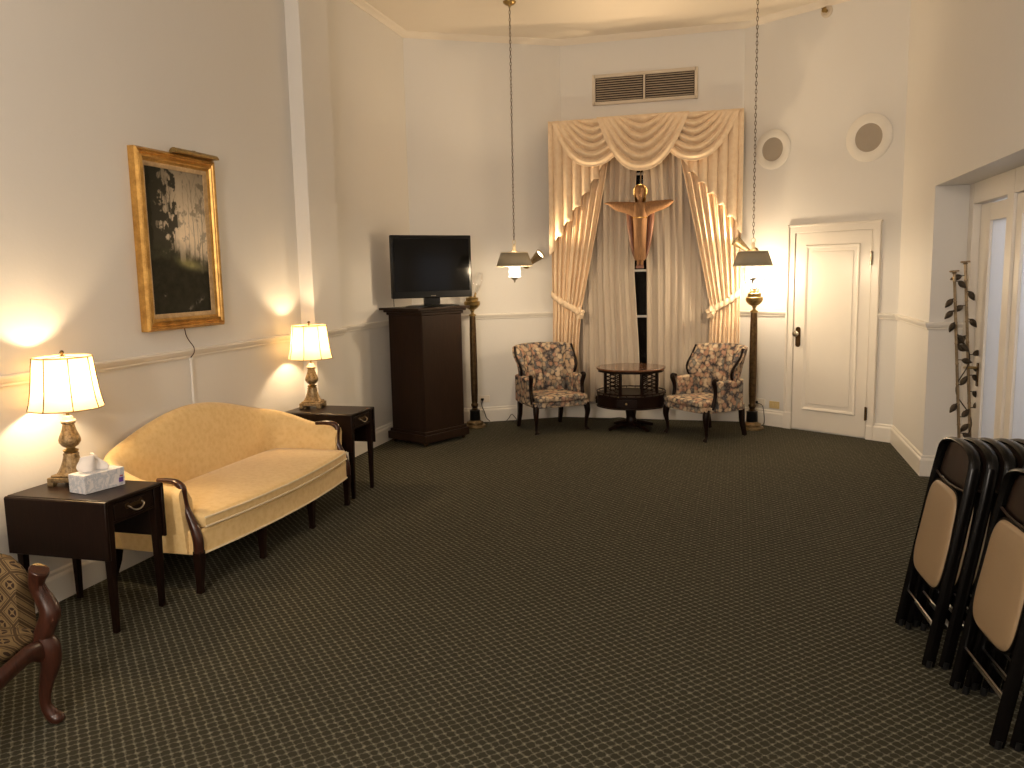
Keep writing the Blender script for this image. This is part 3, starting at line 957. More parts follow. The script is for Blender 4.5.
# ------------------------------------------------------------------ pendant lamps on chains
def make_pendant(label, loc, ztop):
    """origin at the bottom rim of the shade"""
    t = thing('pendant_lamp', label, 'lamp', loc, 0, 'pendant lamps on long ceiling chains')
    top = ztop - loc[2]
    b = MB(); b.lathe([(.06, top), (.058, top - .012), (.035, top - .03), (.012, top - .036), (.010, top - .05)], 24); b.build('ceiling_canopy', MAT['brass'], t, smooth=50)
    b = MB()
    z0, L = .245, .040
    n = int((top - .045 - z0) / (L * .80))
    pitch = (top - .045 - z0) / n
    for k in range(n):
        zc = z0 + pitch * (k + .5)
        ax = (1, 0) if k % 2 else (0, 1)
        ring = []
        hl, hwid = pitch * .62, .0075
        for q in range(10):
            a = 2 * PI * q / 10
            ring.append((ax[0] * hwid * cos(a), ax[1] * hwid * cos(a), zc + hl * sin(a)))
        b.tube(ring, .0027, 5, closed=True)
    b.build('chain', MAT['bronze'], t, smooth=180)
    b = MB(); b.tube([(.016 * cos(2 * PI * q / 14), 0, .222 + .020 * sin(2 * PI * q / 14)) for q in range(14)], .004, 6, closed=True)
    b.lathe([(.006, .205), (.014, .198), (.016, .18), (.013, .16), (.020, .15), (.022, .135)], 16); b.build('hanger', MAT['cream'], t, smooth=60)
    b = MB(); b.lathe([(.172, 0), (.128, .125)], 48, cap=(False, False)); sh = b.build('shade', MAT['taupe'], t, smooth=60, solid=.003)
    b = MB()
    for r, z in ((.172, 0), (.128, .125)):
        b.tube([(r * cos(2 * PI * q / 48), r * sin(2 * PI * q / 48), z) for q in range(48)], .0045, 6, closed=True)
    b.build('rim', MAT['cream'], sh)
    b = MB()
    for k in range(4):
        a = k * PI / 2 + .4
        b.tube([(0, 0, .135), (.127 * cos(a), .127 * sin(a), .124)], .003, 5)
    b.lathe([(.007, -.108), (.007, .14)], 8)
    b.build('spider', MAT['brass'], t)
    b = MB(); b.lathe([(.060, -.105), (.060, -.098), (.052, -.096), (.052, -.060), (.060, -.056), (.060, -.050), (.052, -.048), (.052, .04)], 32, cap=(False, False)); b.build('glass_jar', MAT['litglass'], t, smooth=30)
    b = MB(); b.lathe([(.045, -.106), (.040, -.112), (.012, -.135), (.008, -.142), (.010, -.150), (.002, -.158)], 20); b.build('finial', MAT['taupe'], t, smooth=50)
    return t
PL_, PR_ = (-2.068, 7.65, 1.695), (.115, 7.65, 1.650)
pen1 = make_pendant('taupe shaded pendant lamp hanging by the television', PL_, HC)
pen2 = dup(pen1, PR_, 0, 'taupe shaded pendant lamp hanging in front of the lit floor lamp')
# the right one hangs a little lower: stretch of chain is its own length
for o in pen2.children:
    if o.name.startswith(('chain', 'ceiling_canopy')):
        o.location.z = PL_[2] - PR_[2]
        if o.name.startswith('chain'):
            o.data = o.data.copy()
            zs = max(v.co.z for v in o.data.vertices)
            k0 = (zs + .045) / zs
            for v in o.data.vertices:
                v.co.z = zs - (zs - v.co.z) * ((zs - .245 + .045) / (zs - .245))

# ------------------------------------------------------------------ wall spotlights
def make_spot(label, loc, rz, aim):
    t = thing('wall_spotlight', label, 'lamp', loc, 0, 'brass spotlights flanking the curtains')
    n = Vector((sin(rz), -cos(rz), 0))
    zax = Vector(aim).normalized()
    xa = zax.cross(Vector((0, 0, 1))).normalized(); ya = zax.cross(xa)
    R = Matrix((xa, ya, zax)).transposed()
    w = n.to_track_quat('Z', 'Y').to_matrix()
    b = MB(); b.lathe([(.042, 0), (.042, .012), (.03, .022), (.008, .026)], 20, M=w); b.build('backplate', MAT['brass'], t, smooth=50)
    e = n * .10
    b = MB(); b.tube([(0, 0, 0), tuple(n * .05), tuple(e)], .006, 8); b.build('arm', MAT['brass'], t)
    c = e + zax * .0
    b = MB(); b.lathe([(.012, 0), (.018, .008), (.022, .03), (.055, .185), (.057, .19)], 28, M=R, c=c, cap=(True, False)); b.build('cone_shade', MAT['antique'], t, smooth=50, solid=.002)
    b = MB(); b.lathe([(.0, .172), (.047, .172), (.049, .168)], 24, M=R, c=c, cap=(False, False)); b.build('lens', MAT['spotface'], t, smooth=180)
    return t, e + zax * .185
aimA = Vector((-.95, 8.95, 2.45)) - Vector((-2.19, 8.80, 1.75))
nA = math.atan2(Dd.x, 1)
Ad = (Vector(AB) - Vector(LA)).normalized(); An = Vector((Ad.y, -Ad.x))
def onA(x, z, off=0):
    s = (x - LA[0]) / Ad.x
    v = Vector(LA) + Ad * s + An * off
    return (v.x, v.y, z)
rzA = math.atan2(An.x, -An.y); rzC = math.atan2(Cn.x, -Cn.y)
sA, tipA = make_spot('brass cone spotlight on the wall left of the curtains', onA(-2.257, 1.715), rzA, (.13, -.034, .105))
sCx = sC(.155)
pc = onC(sCx)
sB, tipB = make_spot('brass cone spotlight right of the curtains above the pendant shade', (pc[0], pc[1], 1.80), rzC, (-.13, -.034, .105))

# ------------------------------------------------------------------ curtains
def make_sheer(label, x0, inner, side):
    def f(u, v):
        z = lerp(.185, 2.98, v)
        xi = interp(inner, z)
        x = lerp(x0, xi, u)
        y = 9.018 + .010 * sin(u * 2 * PI * 8 + .8 * sin(v * 3 + u * 9)) + .010 * sin(u * 2 * PI * 3.3 + 1.3) + .003 * sin(u * 2 * PI * 19)
        return (x, y, z)
    b = MB(); b.grid(170, 10, f)
    o = b.build('sheer_curtain', MAT['sheer'], smooth=180)
    return tag(o, label, 'curtain', 'sheer curtains over the window')
make_sheer('left sheer grey curtain panel behind the carved figure', -1.72, [(.185, -1.035), (.64, -1.035), (1.63, -1.095), (2.3, -1.085), (2.98, -1.06)], -1)
make_sheer('right sheer grey curtain panel behind the carved figure', -.25, [(.185, -.955), (.64, -.957), (1.63, -.962), (2.3, -.985), (2.98, -1.02)], 1)

def make_drape(label, xo, inner, sgn):
    TZ = 1.235
    t = thing('drape', label, 'curtain', (0, 0, 0), 0, 'apricot drapes tied back at the window')
    def f(u, v):
        z = lerp(.19, 3.10, v)
        xi = interp(inner, z)
        pinch = math.exp(-((z - TZ) / .16) ** 2)
        x = lerp(xo, xi, u)
        amp = .030 - .012 * pinch
        tilt = sgn * (z - TZ) * .0
        y = 8.925 + amp * sin(u * 2 * PI * 7.5 + .5 * sin(u * 7)) + .010 * sin(u * 2 * PI * 17 + 2 + z) + .02 * pinch
        if u > .93:
            y -= .012 * smoothstep(.93, 1, u)
        return (x, y, z)
    b = MB(); b.grid(150, 60, f); b.build('cloth', MAT['drape'], t, smooth=180, solid=.003)
    # tieback: a band running from the inner edge up to the wall side
    def g(u, v):
        x = lerp(xo - sgn * .0, interp(inner, TZ) + sgn * .03, u)
        z = lerp(TZ + .16, TZ - .055, u ** .8) + lerp(-.035, .035, v) * (1 + .1 * sin(u * 30))
        y = 8.852 - .016 * sin(PI * v) + .006 * sin(u * 40) + .03 * (1 - sin(PI * min(1, u * 1.0 + .001)) ** .5)
        return (x, y, z)
    b = MB(); b.grid(40, 6, g); b.build('tieback', MAT['drape'], t, smooth=180, solid=.006)
    # ruffle knot at the inner end
    def kf(u, v):
        a = u * 2 * PI
        r = lerp(.012, .062, v) * (1 + .22 * sin(5 * a))
        return (interp(inner, TZ) - sgn * .005 + r * .75 * cos(a), 8.845 - .02 * (1 - v) + .008 * sin(5 * a + 1), TZ - .055 + r * sin(a))
    b = MB(); b.grid(40, 5, kf); b.build('rosette', MAT['drape'], t, smooth=180, solid=.004)
    return t
make_drape('left apricot drape tied back behind the left floral armchair', -1.985, [(.19, -1.715), (.83, -1.695), (1.15, -1.665), (1.24, -1.66), (1.35, -1.63), (2.0, -1.50), (2.75, -1.36), (3.12, -1.33)], 1)
make_drape('right apricot drape tied back near the lit floor lamp', .012, [(.19, -.27), (.83, -.30), (1.15, -.285), (1.24, -.285), (1.35, -.31), (2.0, -.44), (2.75, -.60), (3.12, -.63)], -1)

val = thing('swag_valance', 'apricot swag valance with three swags and side jabots above the window', 'curtain', (0, 0, 0))
ZT = 3.222
b = MB(); b.box((-.983, 8.965, ZT - .055), (1.985, .185, .11)); b.build('pelmet_board', MAT['drape'], val, bevel=.004)
def swag(xc, hwid, depth, yb, nf=6, ain=.30, skew=0):
    def f(u, v):
        s = u * 2 - 1
        tt = v
        if tt < .06:
            d, e = depth * .02, ain
        w = hwid * (ain + (1 - ain) * tt)
        d = depth * (tt ** 1.0)
        pwr = lerp(1.45, 2.4, tt ** 1.8)
        sag = 1 - abs(s) ** pwr
        x = xc + s * w + skew * sag * tt
        z = ZT - .004 - d * sag
        fold = abs(sin(PI * nf * tt)) ** .7
        hem = smoothstep(.86, 1.0, tt)
        y = yb - .012 - .075 * sag * (1.15 * fold * (1 - hem) + .75 * hem) - .05 * sag * tt
        return (x, y, z)
    m = MB(); m.grid(56, 70, f)
    return m
def jabot(xo, xi, zi, zo, y0, sgn):
    def f(u, v):
        n = 6
        saw = abs((u * n) % 1 * 2 - 1)
        zb = lerp(zo, zi, u ** .9) + .060 * (saw - .5) * (u > .03)
        z = lerp(zb, ZT - .003, v)
        x = lerp(xo, xi, u) + sgn * .022 * sin(u * n * 2 * PI) * (1 - v * .6)
        y = y0 - .045 * saw * (1 - .35 * v) - .012 * sin(u * 40) * (1 - v)
        return (x, y, z)
    m = MB(); m.grid(96, 24, f)
    return m
jabot(-1.99, -1.40, 2.70, 1.80, 8.862, 1).build('jabot', MAT['drape'], val, smooth=60, solid=.004)
jabot(.022, -.57, 2.70, 1.98, 8.862, -1).build('jabot', MAT['drape'], val, smooth=60, solid=.004)
swag(-1.500, .455, .505, 8.853).build('swag', MAT['drape'], val, smooth=180, solid=.003)
swag(-.468, .455, .495, 8.853).build('swag', MAT['drape'], val, smooth=180, solid=.003)
swag(-.985, .475, .575, 8.792).build('swag', MAT['drape'], val, smooth=180, solid=.003)

# ------------------------------------------------------------------ carved robed figure hung before the curtains
fg = thing('carved_figure', 'carved wooden robed figure with outstretched arms hanging before the sheer curtains', 'sculpture', (-1.012, 8.83, 1.65))
def ell(cx, cy, z, rx, ry, n=20, fl=None):
    return [(cx + rx * cos(2 * PI * k / n) * (1 + (fl or 0) * cos(6 * 2 * PI * k / n)), cy + ry * sin(2 * PI * k / n) * (1 + (fl or 0) * cos(6 * 2 * PI * k / n)), z) for k in range(n)]
# arms with hanging sleeves and torso: one continuous surface swept along x
xs = [-.375, -.36, -.33, -.28, -.2, -.13, -.07, 0, .07, .13, .2, .28, .32, .335, .345]
rings = []
for x in xs:
    ax_ = abs(x) / .36
    top = .695 + .012 * ax_ - .02 * max(0, 1 - ax_ * 4) + (.012 if abs(x) < .03 else 0)
    dep = interp([(0, .19), (.16, .17), (.3, .135), (.5, .115), (.75, .092), (.87, .072), (.91, .034), (1.0, .018)], ax_)
    if ax_ > .93:
        top -= .008
    dy = interp([(0, .062), (.4, .055), (.8, .035), (1, .014)], ax_)
    ring = []
    for k in range(16):
        a = 2 * PI * k / 16
        ring.append((x, -.0 + dy * cos(a) * (1 + .06 * sin(x * 90)), top - dep / 2 + dep / 2 * sin(a)))
    rings.append(ring)
b = MB(); b.loft(rings); b.build('sleeves', MAT['carved'], fg, smooth=60, sub=1)
rings = [ell(0, -.012, z, rx, ry, 30, .035) for z, rx, ry in ((.085, .052, .04), (.10, .058, .045), (.2, .060, .05), (.34, .062, .055), (.45, .066, .058), (.53, .072, .06), (.58, .085, .06), (.65, .09, .055), (.68, .07, .045))]
b = MB(); b.loft(rings); bd = b.build('robe', MAT['carved'], fg, smooth=60)
b = MB(); b.tube(ell(0, -.012, .528, .074, .062, 30), .006, 6, closed=True); b.build('girdle', MAT['goldleaf'], bd)
for sx in (-1, 1):
    rings = []
    for z, xo, w in ((.10, .062, .02), (.16, .085, .035), (.26, .110, .048), (.40, .130, .06), (.5, .140, .065), (.60, .145, .06), (.65, .13, .05)):
        rings.append([(sx * (xo - w * .5) + w * .55 * cos(2 * PI * k / 14), .022 + .03 * sin(2 * PI * k / 14), z) for k in range(14)])
    b = MB(); b.loft(rings); b.build('mantle', MAT['cape'], fg, smooth=60)
b = MB()
b.loft([ell(0, -.015, .665, .03, .028), ell(0, -.016, .70, .026, .026), ell(0, -.02, .715, .030, .032), ell(0, -.024, .74, .038, .042), ell(0, -.022, .775, .046, .050), ell(0, -.018, .81, .048, .052), ell(0, -.014, .84, .040, .044), ell(0, -.012, .858, .020, .022)])
hd = b.build('head', MAT['carved'], fg, smooth=60)
b = MB()
b.loft([[(-.008, -.066, .775), (.008, -.066, .775), (0, -.070, .775)], [(-.010, -.070, .758), (.010, -.070, .758), (0, -.083, .758)], [(-.008, -.064, .750), (.008, -.064, .750), (0, -.072, .750)]])
for sx in (-1, 1):
    b.lathe([(.001, 0), (.006, .002), (.006, .004), (.001, .006)], 8, M=Matrix.Rotation(PI / 2, 3, 'X'), c=(sx * .016, -.066, .788))
b.box((0, -.064, .737), (.02, .01, .005)); b.build('face', MAT['carved'], hd)
rings = []
for z, rx, ry, cy in ((.69, .050, .02, .012), (.74, .056, .035, .008), (.80, .060, .05, .0), (.84, .052, .05, -.005), (.868, .028, .03, -.008)):
    rings.append([(rx * cos(a), cy + ry * sin(a), z) for a in [(-.15 * PI + 1.3 * PI * k / 16) for k in range(17)]])
b = MB(); b.loft(rings, closed=False, cap=False); b.build('hair', MAT['goldleaf'], hd, smooth=180, solid=.010)
b = MB(); b.tube([(.070 * cos(2 * PI * k / 36), .02, .80 + .070 * sin(2 * PI * k / 36)) for k in range(36)], .007, 6, closed=True)
b.build('halo', MAT['goldleaf'], fg, smooth=40)
b = MB()
for sx in (-1, 1):
    b.loft([ell(sx * .018, -.03, .035, .010, .016, 12), ell(sx * .018, -.022, .06, .016, .024, 12), ell(sx * .017, -.012, .095, .016, .018, 12)])
b.build('feet', MAT['carved'], fg, smooth=60)
b = MB(); b.box((0, -.01, .016), (.075, .085, .03)); b.box((0, .012, .055), (.07, .03, .06)); b.build('footrest', MAT['cape'], fg, bevel=.004)
b = MB(); b.tube([(0, .05, .06), (0, .05, 1.45)], .008, 6); b.tube([(0, .02, .60), (0, .05, .60)], .008, 6); b.build('hanging_rod', MAT['bronze'], fg)

# ------------------------------------------------------------------ floral armchairs
def make_wing_chair(label, loc, rz):
    t = thing('wing_armchair', label, 'armchair', loc, rz, 'floral armchairs beside the drum table')
    F = MAT['floral']
    def plan(hf, hb, yf, yb, bow):
        pts = [(-hf + 2 * hf * i / 16, yf - bow * (1 - (2 * i / 16 - 1) ** 2)) for i in range(17)]
        pts += [(hb * (1 - 2 * i / 8), yb) for i in range(9)]
        return pts
    b = MB(); b.prism(plan(.315, .27, -.285, .25, .03), .268, .325); b.build('seat_rail', F, t, bevel=.008, smooth=50)
    b = MB(); cushion(b, plan(.285, .225, -.305, .20, .035), .325, .385, .022, .015); b.build('seat_cushion', F, t, smooth=60)
    zb = .33
    def sh(u, v, off):
        a = (u - .5) * 2
        A = a * 1.18
        x = .300 * sin(A) / sin(1.18)
        y = .265 - .225 * (1 - cos(A)) / (1 - cos(1.18))
        ed = smoothstep(.78, 1.0, abs(a))
        zt = .872 - .012 * a * a - .05 * smoothstep(.9, 1.0, abs(a)) ** 2
        z = lerp(zb, zt, v)
        wing = ed * (.06 * sin(PI * smoothstep(.35, 1.0, v)) - .075 * smoothstep(.55, .2, v))
        fl = smoothstep(.3, 1.0, v)
        x *= 1 + .13 * fl
        y += .085 * v * v - wing
        n = Vector((sin(A), cos(A), 0)).normalized()
        ch = .030 * abs(sin(PI * 7 * u)) * smoothstep(0, .15, v)
        roll = .018 * smoothstep(.88, 1.0, v)
        o = off + (-ch if off < 0 else 0) + (roll if off < 0 else 0)
        return (x + n.x * o, y + n.y * o, z)
    nu, nv = 84, 22
    b = MB()
    rings = []
    for i in range(nu + 1):
        u = i / nu
        r = [sh(u, j / nv, -.028) for j in range(nv + 1)]
        topc = Vector(sh(u, 1, -.028)).lerp(Vector(sh(u, 1, .028)), .5) + Vector((0, 0, .012))
        r.append(tuple(topc))
        r += [sh(u, 1 - j / nv, .028) for j in range(nv + 1)]
        rings.append(r)
    b.loft(rings); b.build('back', F, t, smooth=60)
    for u in (0, 1):
        p = [Vector(sh(u, v / 16, 0)) for v in range(7, 17)]
        q = Vector(sh(.03 if u == 0 else .97, 1, 0)) + Vector((0, 0, .012))
        MB().tube(p + [q], .0135, 8).build('wing_edge', MAT['mahog'], t, smooth=60)
    for s in (-1, 1):
        rings = []
        for y, zt, w in ((.17, .575, .026), (.05, .572, .030), (-.06, .568, .032), (-.135, .566, .032), (-.15, .56, .028)):
            ring = [(s * .296 - w, y, .30), (s * .296 - w, y, zt - .035), (s * .296 - w * 1.15, y, zt - .015), (s * .296 - w * .6, y, zt), (s * .296 + w * .6, y, zt), (s * .296 + w * 1.15, y, zt - .015), (s * .296 + w, y, zt - .035), (s * .296 + w, y, .275)]
            rings.append(ring)
        b = MB(); b.loft(rings); b.build('arm', F, t, smooth=60)
        p = spline([(s * .30, -.135, .578), (s * .304, -.180, .582), (s * .302, -.185, .555), (s * .298, -.165, .50), (s * .296, -.160, .44), (s * .296, -.175, .37), (s * .298, -.20, .30)], 4)
        MB().tube(p, spl1([.012, .020, .024, .021, .018, .019, .022], 4), 8).build('arm_post', MAT['mahog'], t, smooth=60)
        p = spline([(s * .285, -.255, .30), (s * .292, -.268, .25), (s * .295, -.272, .19), (s * .286, -.258, .10), (s * .285, -.256, .04), (s * .288, -.275, .012), (s * .288, -.28, 0)], 4)
        MB().tube(p, spl1([.034, .034, .028, .018, .016, .024, .024], 4), 8).build('leg', MAT['mahog'], t, smooth=60)
        MB().tube([(s * .245, .225, .30), (s * .245, .235, .15), (s * .25, .27, 0)], [.024, .021, .017], 4, up=(1, 0, 0)).build('leg', MAT['mahog'], t, bevel=.003)
    return t
ch1 = make_wing_chair('floral channel back armchair left of the drum table, facing right', (-1.895, 8.345, 0), math.radians(39))
ch2 = dup(ch1, (-.290, 8.275, 0), math.radians(-46), 'floral channel back armchair right of the drum table, facing left')

# ------------------------------------------------------------------ drum table
dt = thing('drum_table', 'dark wooden two tier drum table between the floral armchairs', 'table', (-1.062, 8.46, 0))
oct_ = lambda r, o=0: [(r * cos(2 * PI * k / 8 + o), r * sin(2 * PI * k / 8 + o)) for k in range(8)]
def scal(r, n=64, k=8, amp=.03):
    return [(r * (1 - amp * abs(sin(k * PI * i / n)) ** 1.5) * cos(2 * PI * i / n + PI / 8), r * (1 - amp * abs(sin(k * PI * i / n)) ** 1.5) * sin(2 * PI * i / n + PI / 8)) for i in range(n)]
b = MB(); b.prism(scal(.362), .628, .648); b.build('top', MAT['tabletop'], dt, bevel=.006, smooth=50)
b = MB(); b.prism(scal(.345), .606, .628); b.build('frieze', MAT['mahog'], dt)
b = MB(); b.prism(scal(.352, amp=.02), .258, .365); b.prism(scal(.358, amp=.02), .365, .378); b.prism(scal(.36, amp=.02), .246, .258); dr = b.build('lower_drum', MAT['mahog'], dt, bevel=.003, smooth=50)
for k in range(4):
    a = k * PI / 2 + PI / 2 * 0 - PI / 2
    b = MB(); b.box((.343 * cos(a), .343 * sin(a), .312), (.02, .20, .075), rz=a); d = b.build('drawer', MAT['mahog'], dr, bevel=.003)
    b = MB(); b.lathe([(.006, 0), (.006, .01), (.012, .016), (.009, .024), (.001, .026)], 10, M=Matrix.Rotation(a, 3, 'Z') @ Matrix.Rotation(PI / 2, 3, 'Y'), c=(.352 * cos(a), .352 * sin(a), .312)); b.build('knob', MAT['brass'], d)
b = MB()
for k in range(24):
    a0 = 2 * PI * k / 24
b.tube([(.352 * cos(2 * PI * k / 48), .352 * sin(2 * PI * k / 48), .398) for k in range(48)], .007, 6, closed=True)
for k in range(24):
    a = 2 * PI * k / 24
    b.tube([(.352 * cos(a), .352 * sin(a), .376), (.352 * cos(a), .352 * sin(a), .398)], .004, 5)
b.build('gallery_rail', MAT['mahog'], dt)
for k in range(8):
    a = 2 * PI * k / 8 + PI / 8 + .13
    b = MB(); b.box((.285 * cos(a), .285 * sin(a), .492), (.024, .024, .23), rz=a); b.build('post', MAT['mahog'], dt, bevel=.003)
for k in (0, 2, 4, 6):
    a0 = 2 * PI * k / 8 + PI / 8 + .13; a1 = a0 + PI / 4
    p0, p1 = Vector((.285 * cos(a0), .285 * sin(a0), 0)), Vector((.285 * cos(a1), .285 * sin(a1), 0))
    b = MB()
    for q in range(5):
        z = .40 + .04 * q
        b.tube([p0 + Vector((0, 0, z)), p1 + Vector((0, 0, z + .05))], .0035, 4); b.tube([p1 + Vector((0, 0, z)), p0 + Vector((0, 0, z + .05))], .0035, 4)
    for q in (1 / 3, 2 / 3):
        c = p0.lerp(p1, q); b.tube([c + Vector((0, 0, .378)), c + Vector((0, 0, .61))], .0035, 4)
    b.build('fretwork_panel', MAT['mahog'], dt)
b = MB(); b.lathe([(.07, .246), (.055, .235), (.052, .215), (.056, .18), (.050, .14), (.048, .12), (.056, .10), (.062, .06), (.10, .045), (.10, .03)], 28); b.build('pedestal', MAT['mahog'], dt, smooth=60)
for k in range(4):
    a = k * PI / 2 + PI / 4
    p = spline([(.03 * cos(a), .03 * sin(a), .055), (.11 * cos(a), .11 * sin(a), .052), (.20 * cos(a), .20 * sin(a), .036), (.28 * cos(a), .28 * sin(a), .018)], 5)
    MB().tube(p, spl1([.030, .028, .022, .018], 5), 8, sq=(1, .8)).build('foot', MAT['mahog'], dt, smooth=60)

# ------------------------------------------------------------------ carved armchair, lower left
ac = thing('carved_armchair', 'carved mahogany armchair in brown lattice fabric at the lower left', 'armchair', (-2.74, 2.02, 0), PI / 2)
b = MB(); cushion(b, [(x, y) for x, y in outline(.285, -.275, .24, .03)], .30, .375, .03, .03); b.build('seat', MAT['damask'], ac, smooth=60)
for s in (-1, 1):
    # serpentine front rail half with knee and cabriole leg
    p = spline([(s * .29, -.285, .335), (s * .302, -.300, .285), (s * .302, -.305, .225), (s * .288, -.288, .145), (s * .282, -.282, .075), (s * .290, -.300, .028), (s * .296, -.318, .012), (s * .298, -.325, .0)], 5)
    MB().tube(p, spl1([.036, .042, .036, .025, .020, .024, .026, .020], 5), 10).build('leg', MAT['mahog2'], ac, smooth=60)
    p = spline([(s * .290, -.285, .32), (s * .300, -.305, .375), (s * .308, -.318, .42), (s * .305, -.302, .47), (s * .295, -.285, .515), (s * .292, -.288, .55), (s * .294, -.300, .582), (s * .294, -.305, .592)], 5)
    MB().tube(p, spl1([.034, .036, .037, .032, .027, .030, .036, .033], 5), 10, sq=(1, 1.0)).build('arm_post', MAT['mahog2'], ac, smooth=60)
    b = MB()
    for q in (-1, 0, 1):
        b.tube([(s * .306 + q * .014, -.345, .41 + .01 * q), (s * .303 + q * .012, -.326, .47), (s * .295 + q * .009, -.305, .53)], .006, 6)
    b.build('carving', MAT['mahog2'], ac)
    rings = []
    for y, zt in ((.22, .645), (.10, .645), (-.05, .642), (-.17, .630), (-.21, .604), (-.235, .565)):
        w = .038
        c = s * .285
        rings.append([(c - w, y, .33), (c - w, y, zt - .06), (c - w * .8, y, zt - .02), (c - w * .3, y, zt), (c + w * .4, y, zt), (c + w * .9, y, zt - .03), (c + w, y, zt - .08), (c + w, y, .31)])
    b = MB(); b.loft(rings); b.build('arm', MAT['damask'], ac, smooth=70)
    MB().tube([(s * .25, .24, .31), (s * .25, .26, .15), (s * .25, .30, 0)], [.026, .022, .018], 4, up=(1, 0, 0)).build('leg', MAT['mahog2'], ac, bevel=.003)
p = [(-.285, -.300, .275), (-.22, -.308, .305), (-.12, -.318, .29), (0, -.325, .262), (.12, -.318, .29), (.22, -.308, .305), (.285, -.300, .275)]
MB().tube(spline(p, 5), .024, 8, sq=(1.5, .7)).build('front_rail', MAT['mahog2'], ac, smooth=60)
b = MB(); b.tube([(-.29, -.26, .30), (-.27, .24, .30)], .022, 6); b.tube([(.29, -.26, .30), (.27, .24, .30)], .022, 6); b.tube([(-.27, .24, .30), (.27, .24, .30)], .022, 6); b.build('side_rail', MAT['mahog2'], ac)
def bk(u, v):
    a = (u - .5) * 2
    return (a * (.25 + .03 * v), .235 + .07 * v - .02 * a * a, .36 + (.52 - .10 * a * a) * v)
b = MB(); b.grid(20, 20, bk); b.build('back_cushion', MAT['damask'], ac, smooth=180, solid=.07)
p = [Vector(bk(0, k / 8)) for k in range(9)] + [Vector(bk(k / 12, 1)) for k in range(1, 12)] + [Vector(bk(1, 1 - k / 8)) for k in range(9)]
MB().tube(p, .024, 8).build('back_frame', MAT['mahog2'], ac, smooth=60)

# ------------------------------------------------------------------ folding chairs
FCR = math.radians(-85.5)
def make_folding(label, loc, group):
    t = thing('folding_chair', label, 'chair', loc, FCR, group)
    ln = .170
    W = .205
    H = .892
    L = lambda x, y, z: (x, y + ln * z, z)
    pts = [L(-W, 0, .006), L(-W, 0, .35), L(-W * .98, 0, .70), L(-W * .93, 0, .82)]
    arc = [L(W * .93 * cos(PI - PI * k / 12), 0, .82 + (H - .82) * sin(PI * k / 12) ** .75) for k in range(1, 12)]
    full = pts + arc + [(-x, y, z) for x, y, z in pts[::-1]]
    MB().tube(full, .0125, 10, up=(0, 1, 0), sq=(2.0, 1)).build('front_frame', MAT['blackmetal'], t, smooth=60)
    p2 = [L(-.165, .022, .006), L(-.165, .022, .50), L(-.15, .022, .56), L(.15, .022, .56), L(.165, .022, .50), L(.165, .022, .006)]
    MB().tube(p2, .0105, 8, up=(0, 1, 0)).build('rear_frame', MAT['blackmetal'], t, smooth=60)
    for s in (-1, 1):
        for x, y in ((s * W, 0), (s * .165, .022)):
            MB().tube([L(x, y, 0), L(x, y, .03)], .0155 if y == 0 else .0135, 8).build('foot_cap', MAT['black'], t, smooth=60)
    MB().tube([L(-W, -.004, .17), L(W, -.004, .17)], .0042, 6).build('brace_rod', MAT['chrome'], t)
    MB().tube([L(-.165, .022, .13), L(.165, .022, .13)], .0045, 6).build('brace_rod', MAT['chrome'], t)
    def bkf(u, v):
        a = (u - .5) * 2
        hw = lerp(.188, .135, v ** 2)
        return L(a * hw, .012 - .004 - .018 * (1 - a * a), lerp(.725, .905, v) - .02 * a * a * v)
    b = MB(); b.grid(16, 8, bkf); b.build('backrest', MAT['brownmetal'], t, smooth=180, solid=.004)
    MB().tube([L(-.19, -.006, .728), L(-.1, -.014, .722), L(0, -.017, .72), L(.1, -.014, .722), L(.19, -.006, .728)], .005, 6).build('backrest_rim', MAT['brownmetal'], t)
    # seat, folded up flat in the frame: steel pan with a padded vinyl face
    n = 40
    ol = []
    for k in range(n):
        a = 2 * PI * k / n
        ca, sa = cos(a), sin(a)
        e = .42
        x = .180 * math.copysign(abs(ca) ** e, ca)
        z = .205 * math.copysign(abs(sa) ** e, sa)
        x *= lerp(1.0, .93, (z + .2) / .4) if z > 0 else 1
        ol.append((x, z))
    def ring(sc, y):
        return [L(x * sc, y, .505 + z * sc) for x, z in ol]
    b = MB(); b.loft([ring(.98, .028), ring(1.02, .020), ring(1.045, -.004), ring(1.04, -.020), ring(1.0, -.021)]); sp_ = b.build('seat_pan', MAT['blackmetal'], t, smooth=50)
    b = MB(); b.loft([ring(1.0, -.019), ring(1.0, -.022), ring(.975, -.028), ring(.92, -.031), ring(.5, -.033)]); b.build('seat_pad', MAT['vinyl'], sp_, smooth=60)
    b = MB()
    for s in (-1, 1):
        b.lathe([(.007, 0), (.007, .004), (.003, .007)], 10, M=Matrix.Rotation(PI / 2, 3, 'X'), c=L(s * .20, -.012, .735))
    b.build('rivet', MAT['chrome'], t)
    return t
fcA = make_folding('front folding chair with tan seat in the farther stack at right', (.750, 3.70, 0), 'folding chairs stacked at the right')
ordl = ['second', 'third', 'fourth', 'fifth', 'sixth']
for k in range(5):
    dup(fcA, (.750 + .0625 * (k + 1), 3.70 + .004 * (k % 2), 0), FCR, 'brown folding chair, %s from the front of the farther stack' % ordl[k])
fcB = dup(fcA, (.848, 3.13, 0), FCR, 'front folding chair with tan seat in the nearer stack at right edge')
dup(fcA, (.848 + .0625, 3.134, 0), FCR, 'brown folding chair behind the front one of the nearer stack')
dup(fcA, (.848 + .125, 3.13, 0), FCR, 'brown folding chair third in the nearer stack at the right edge')

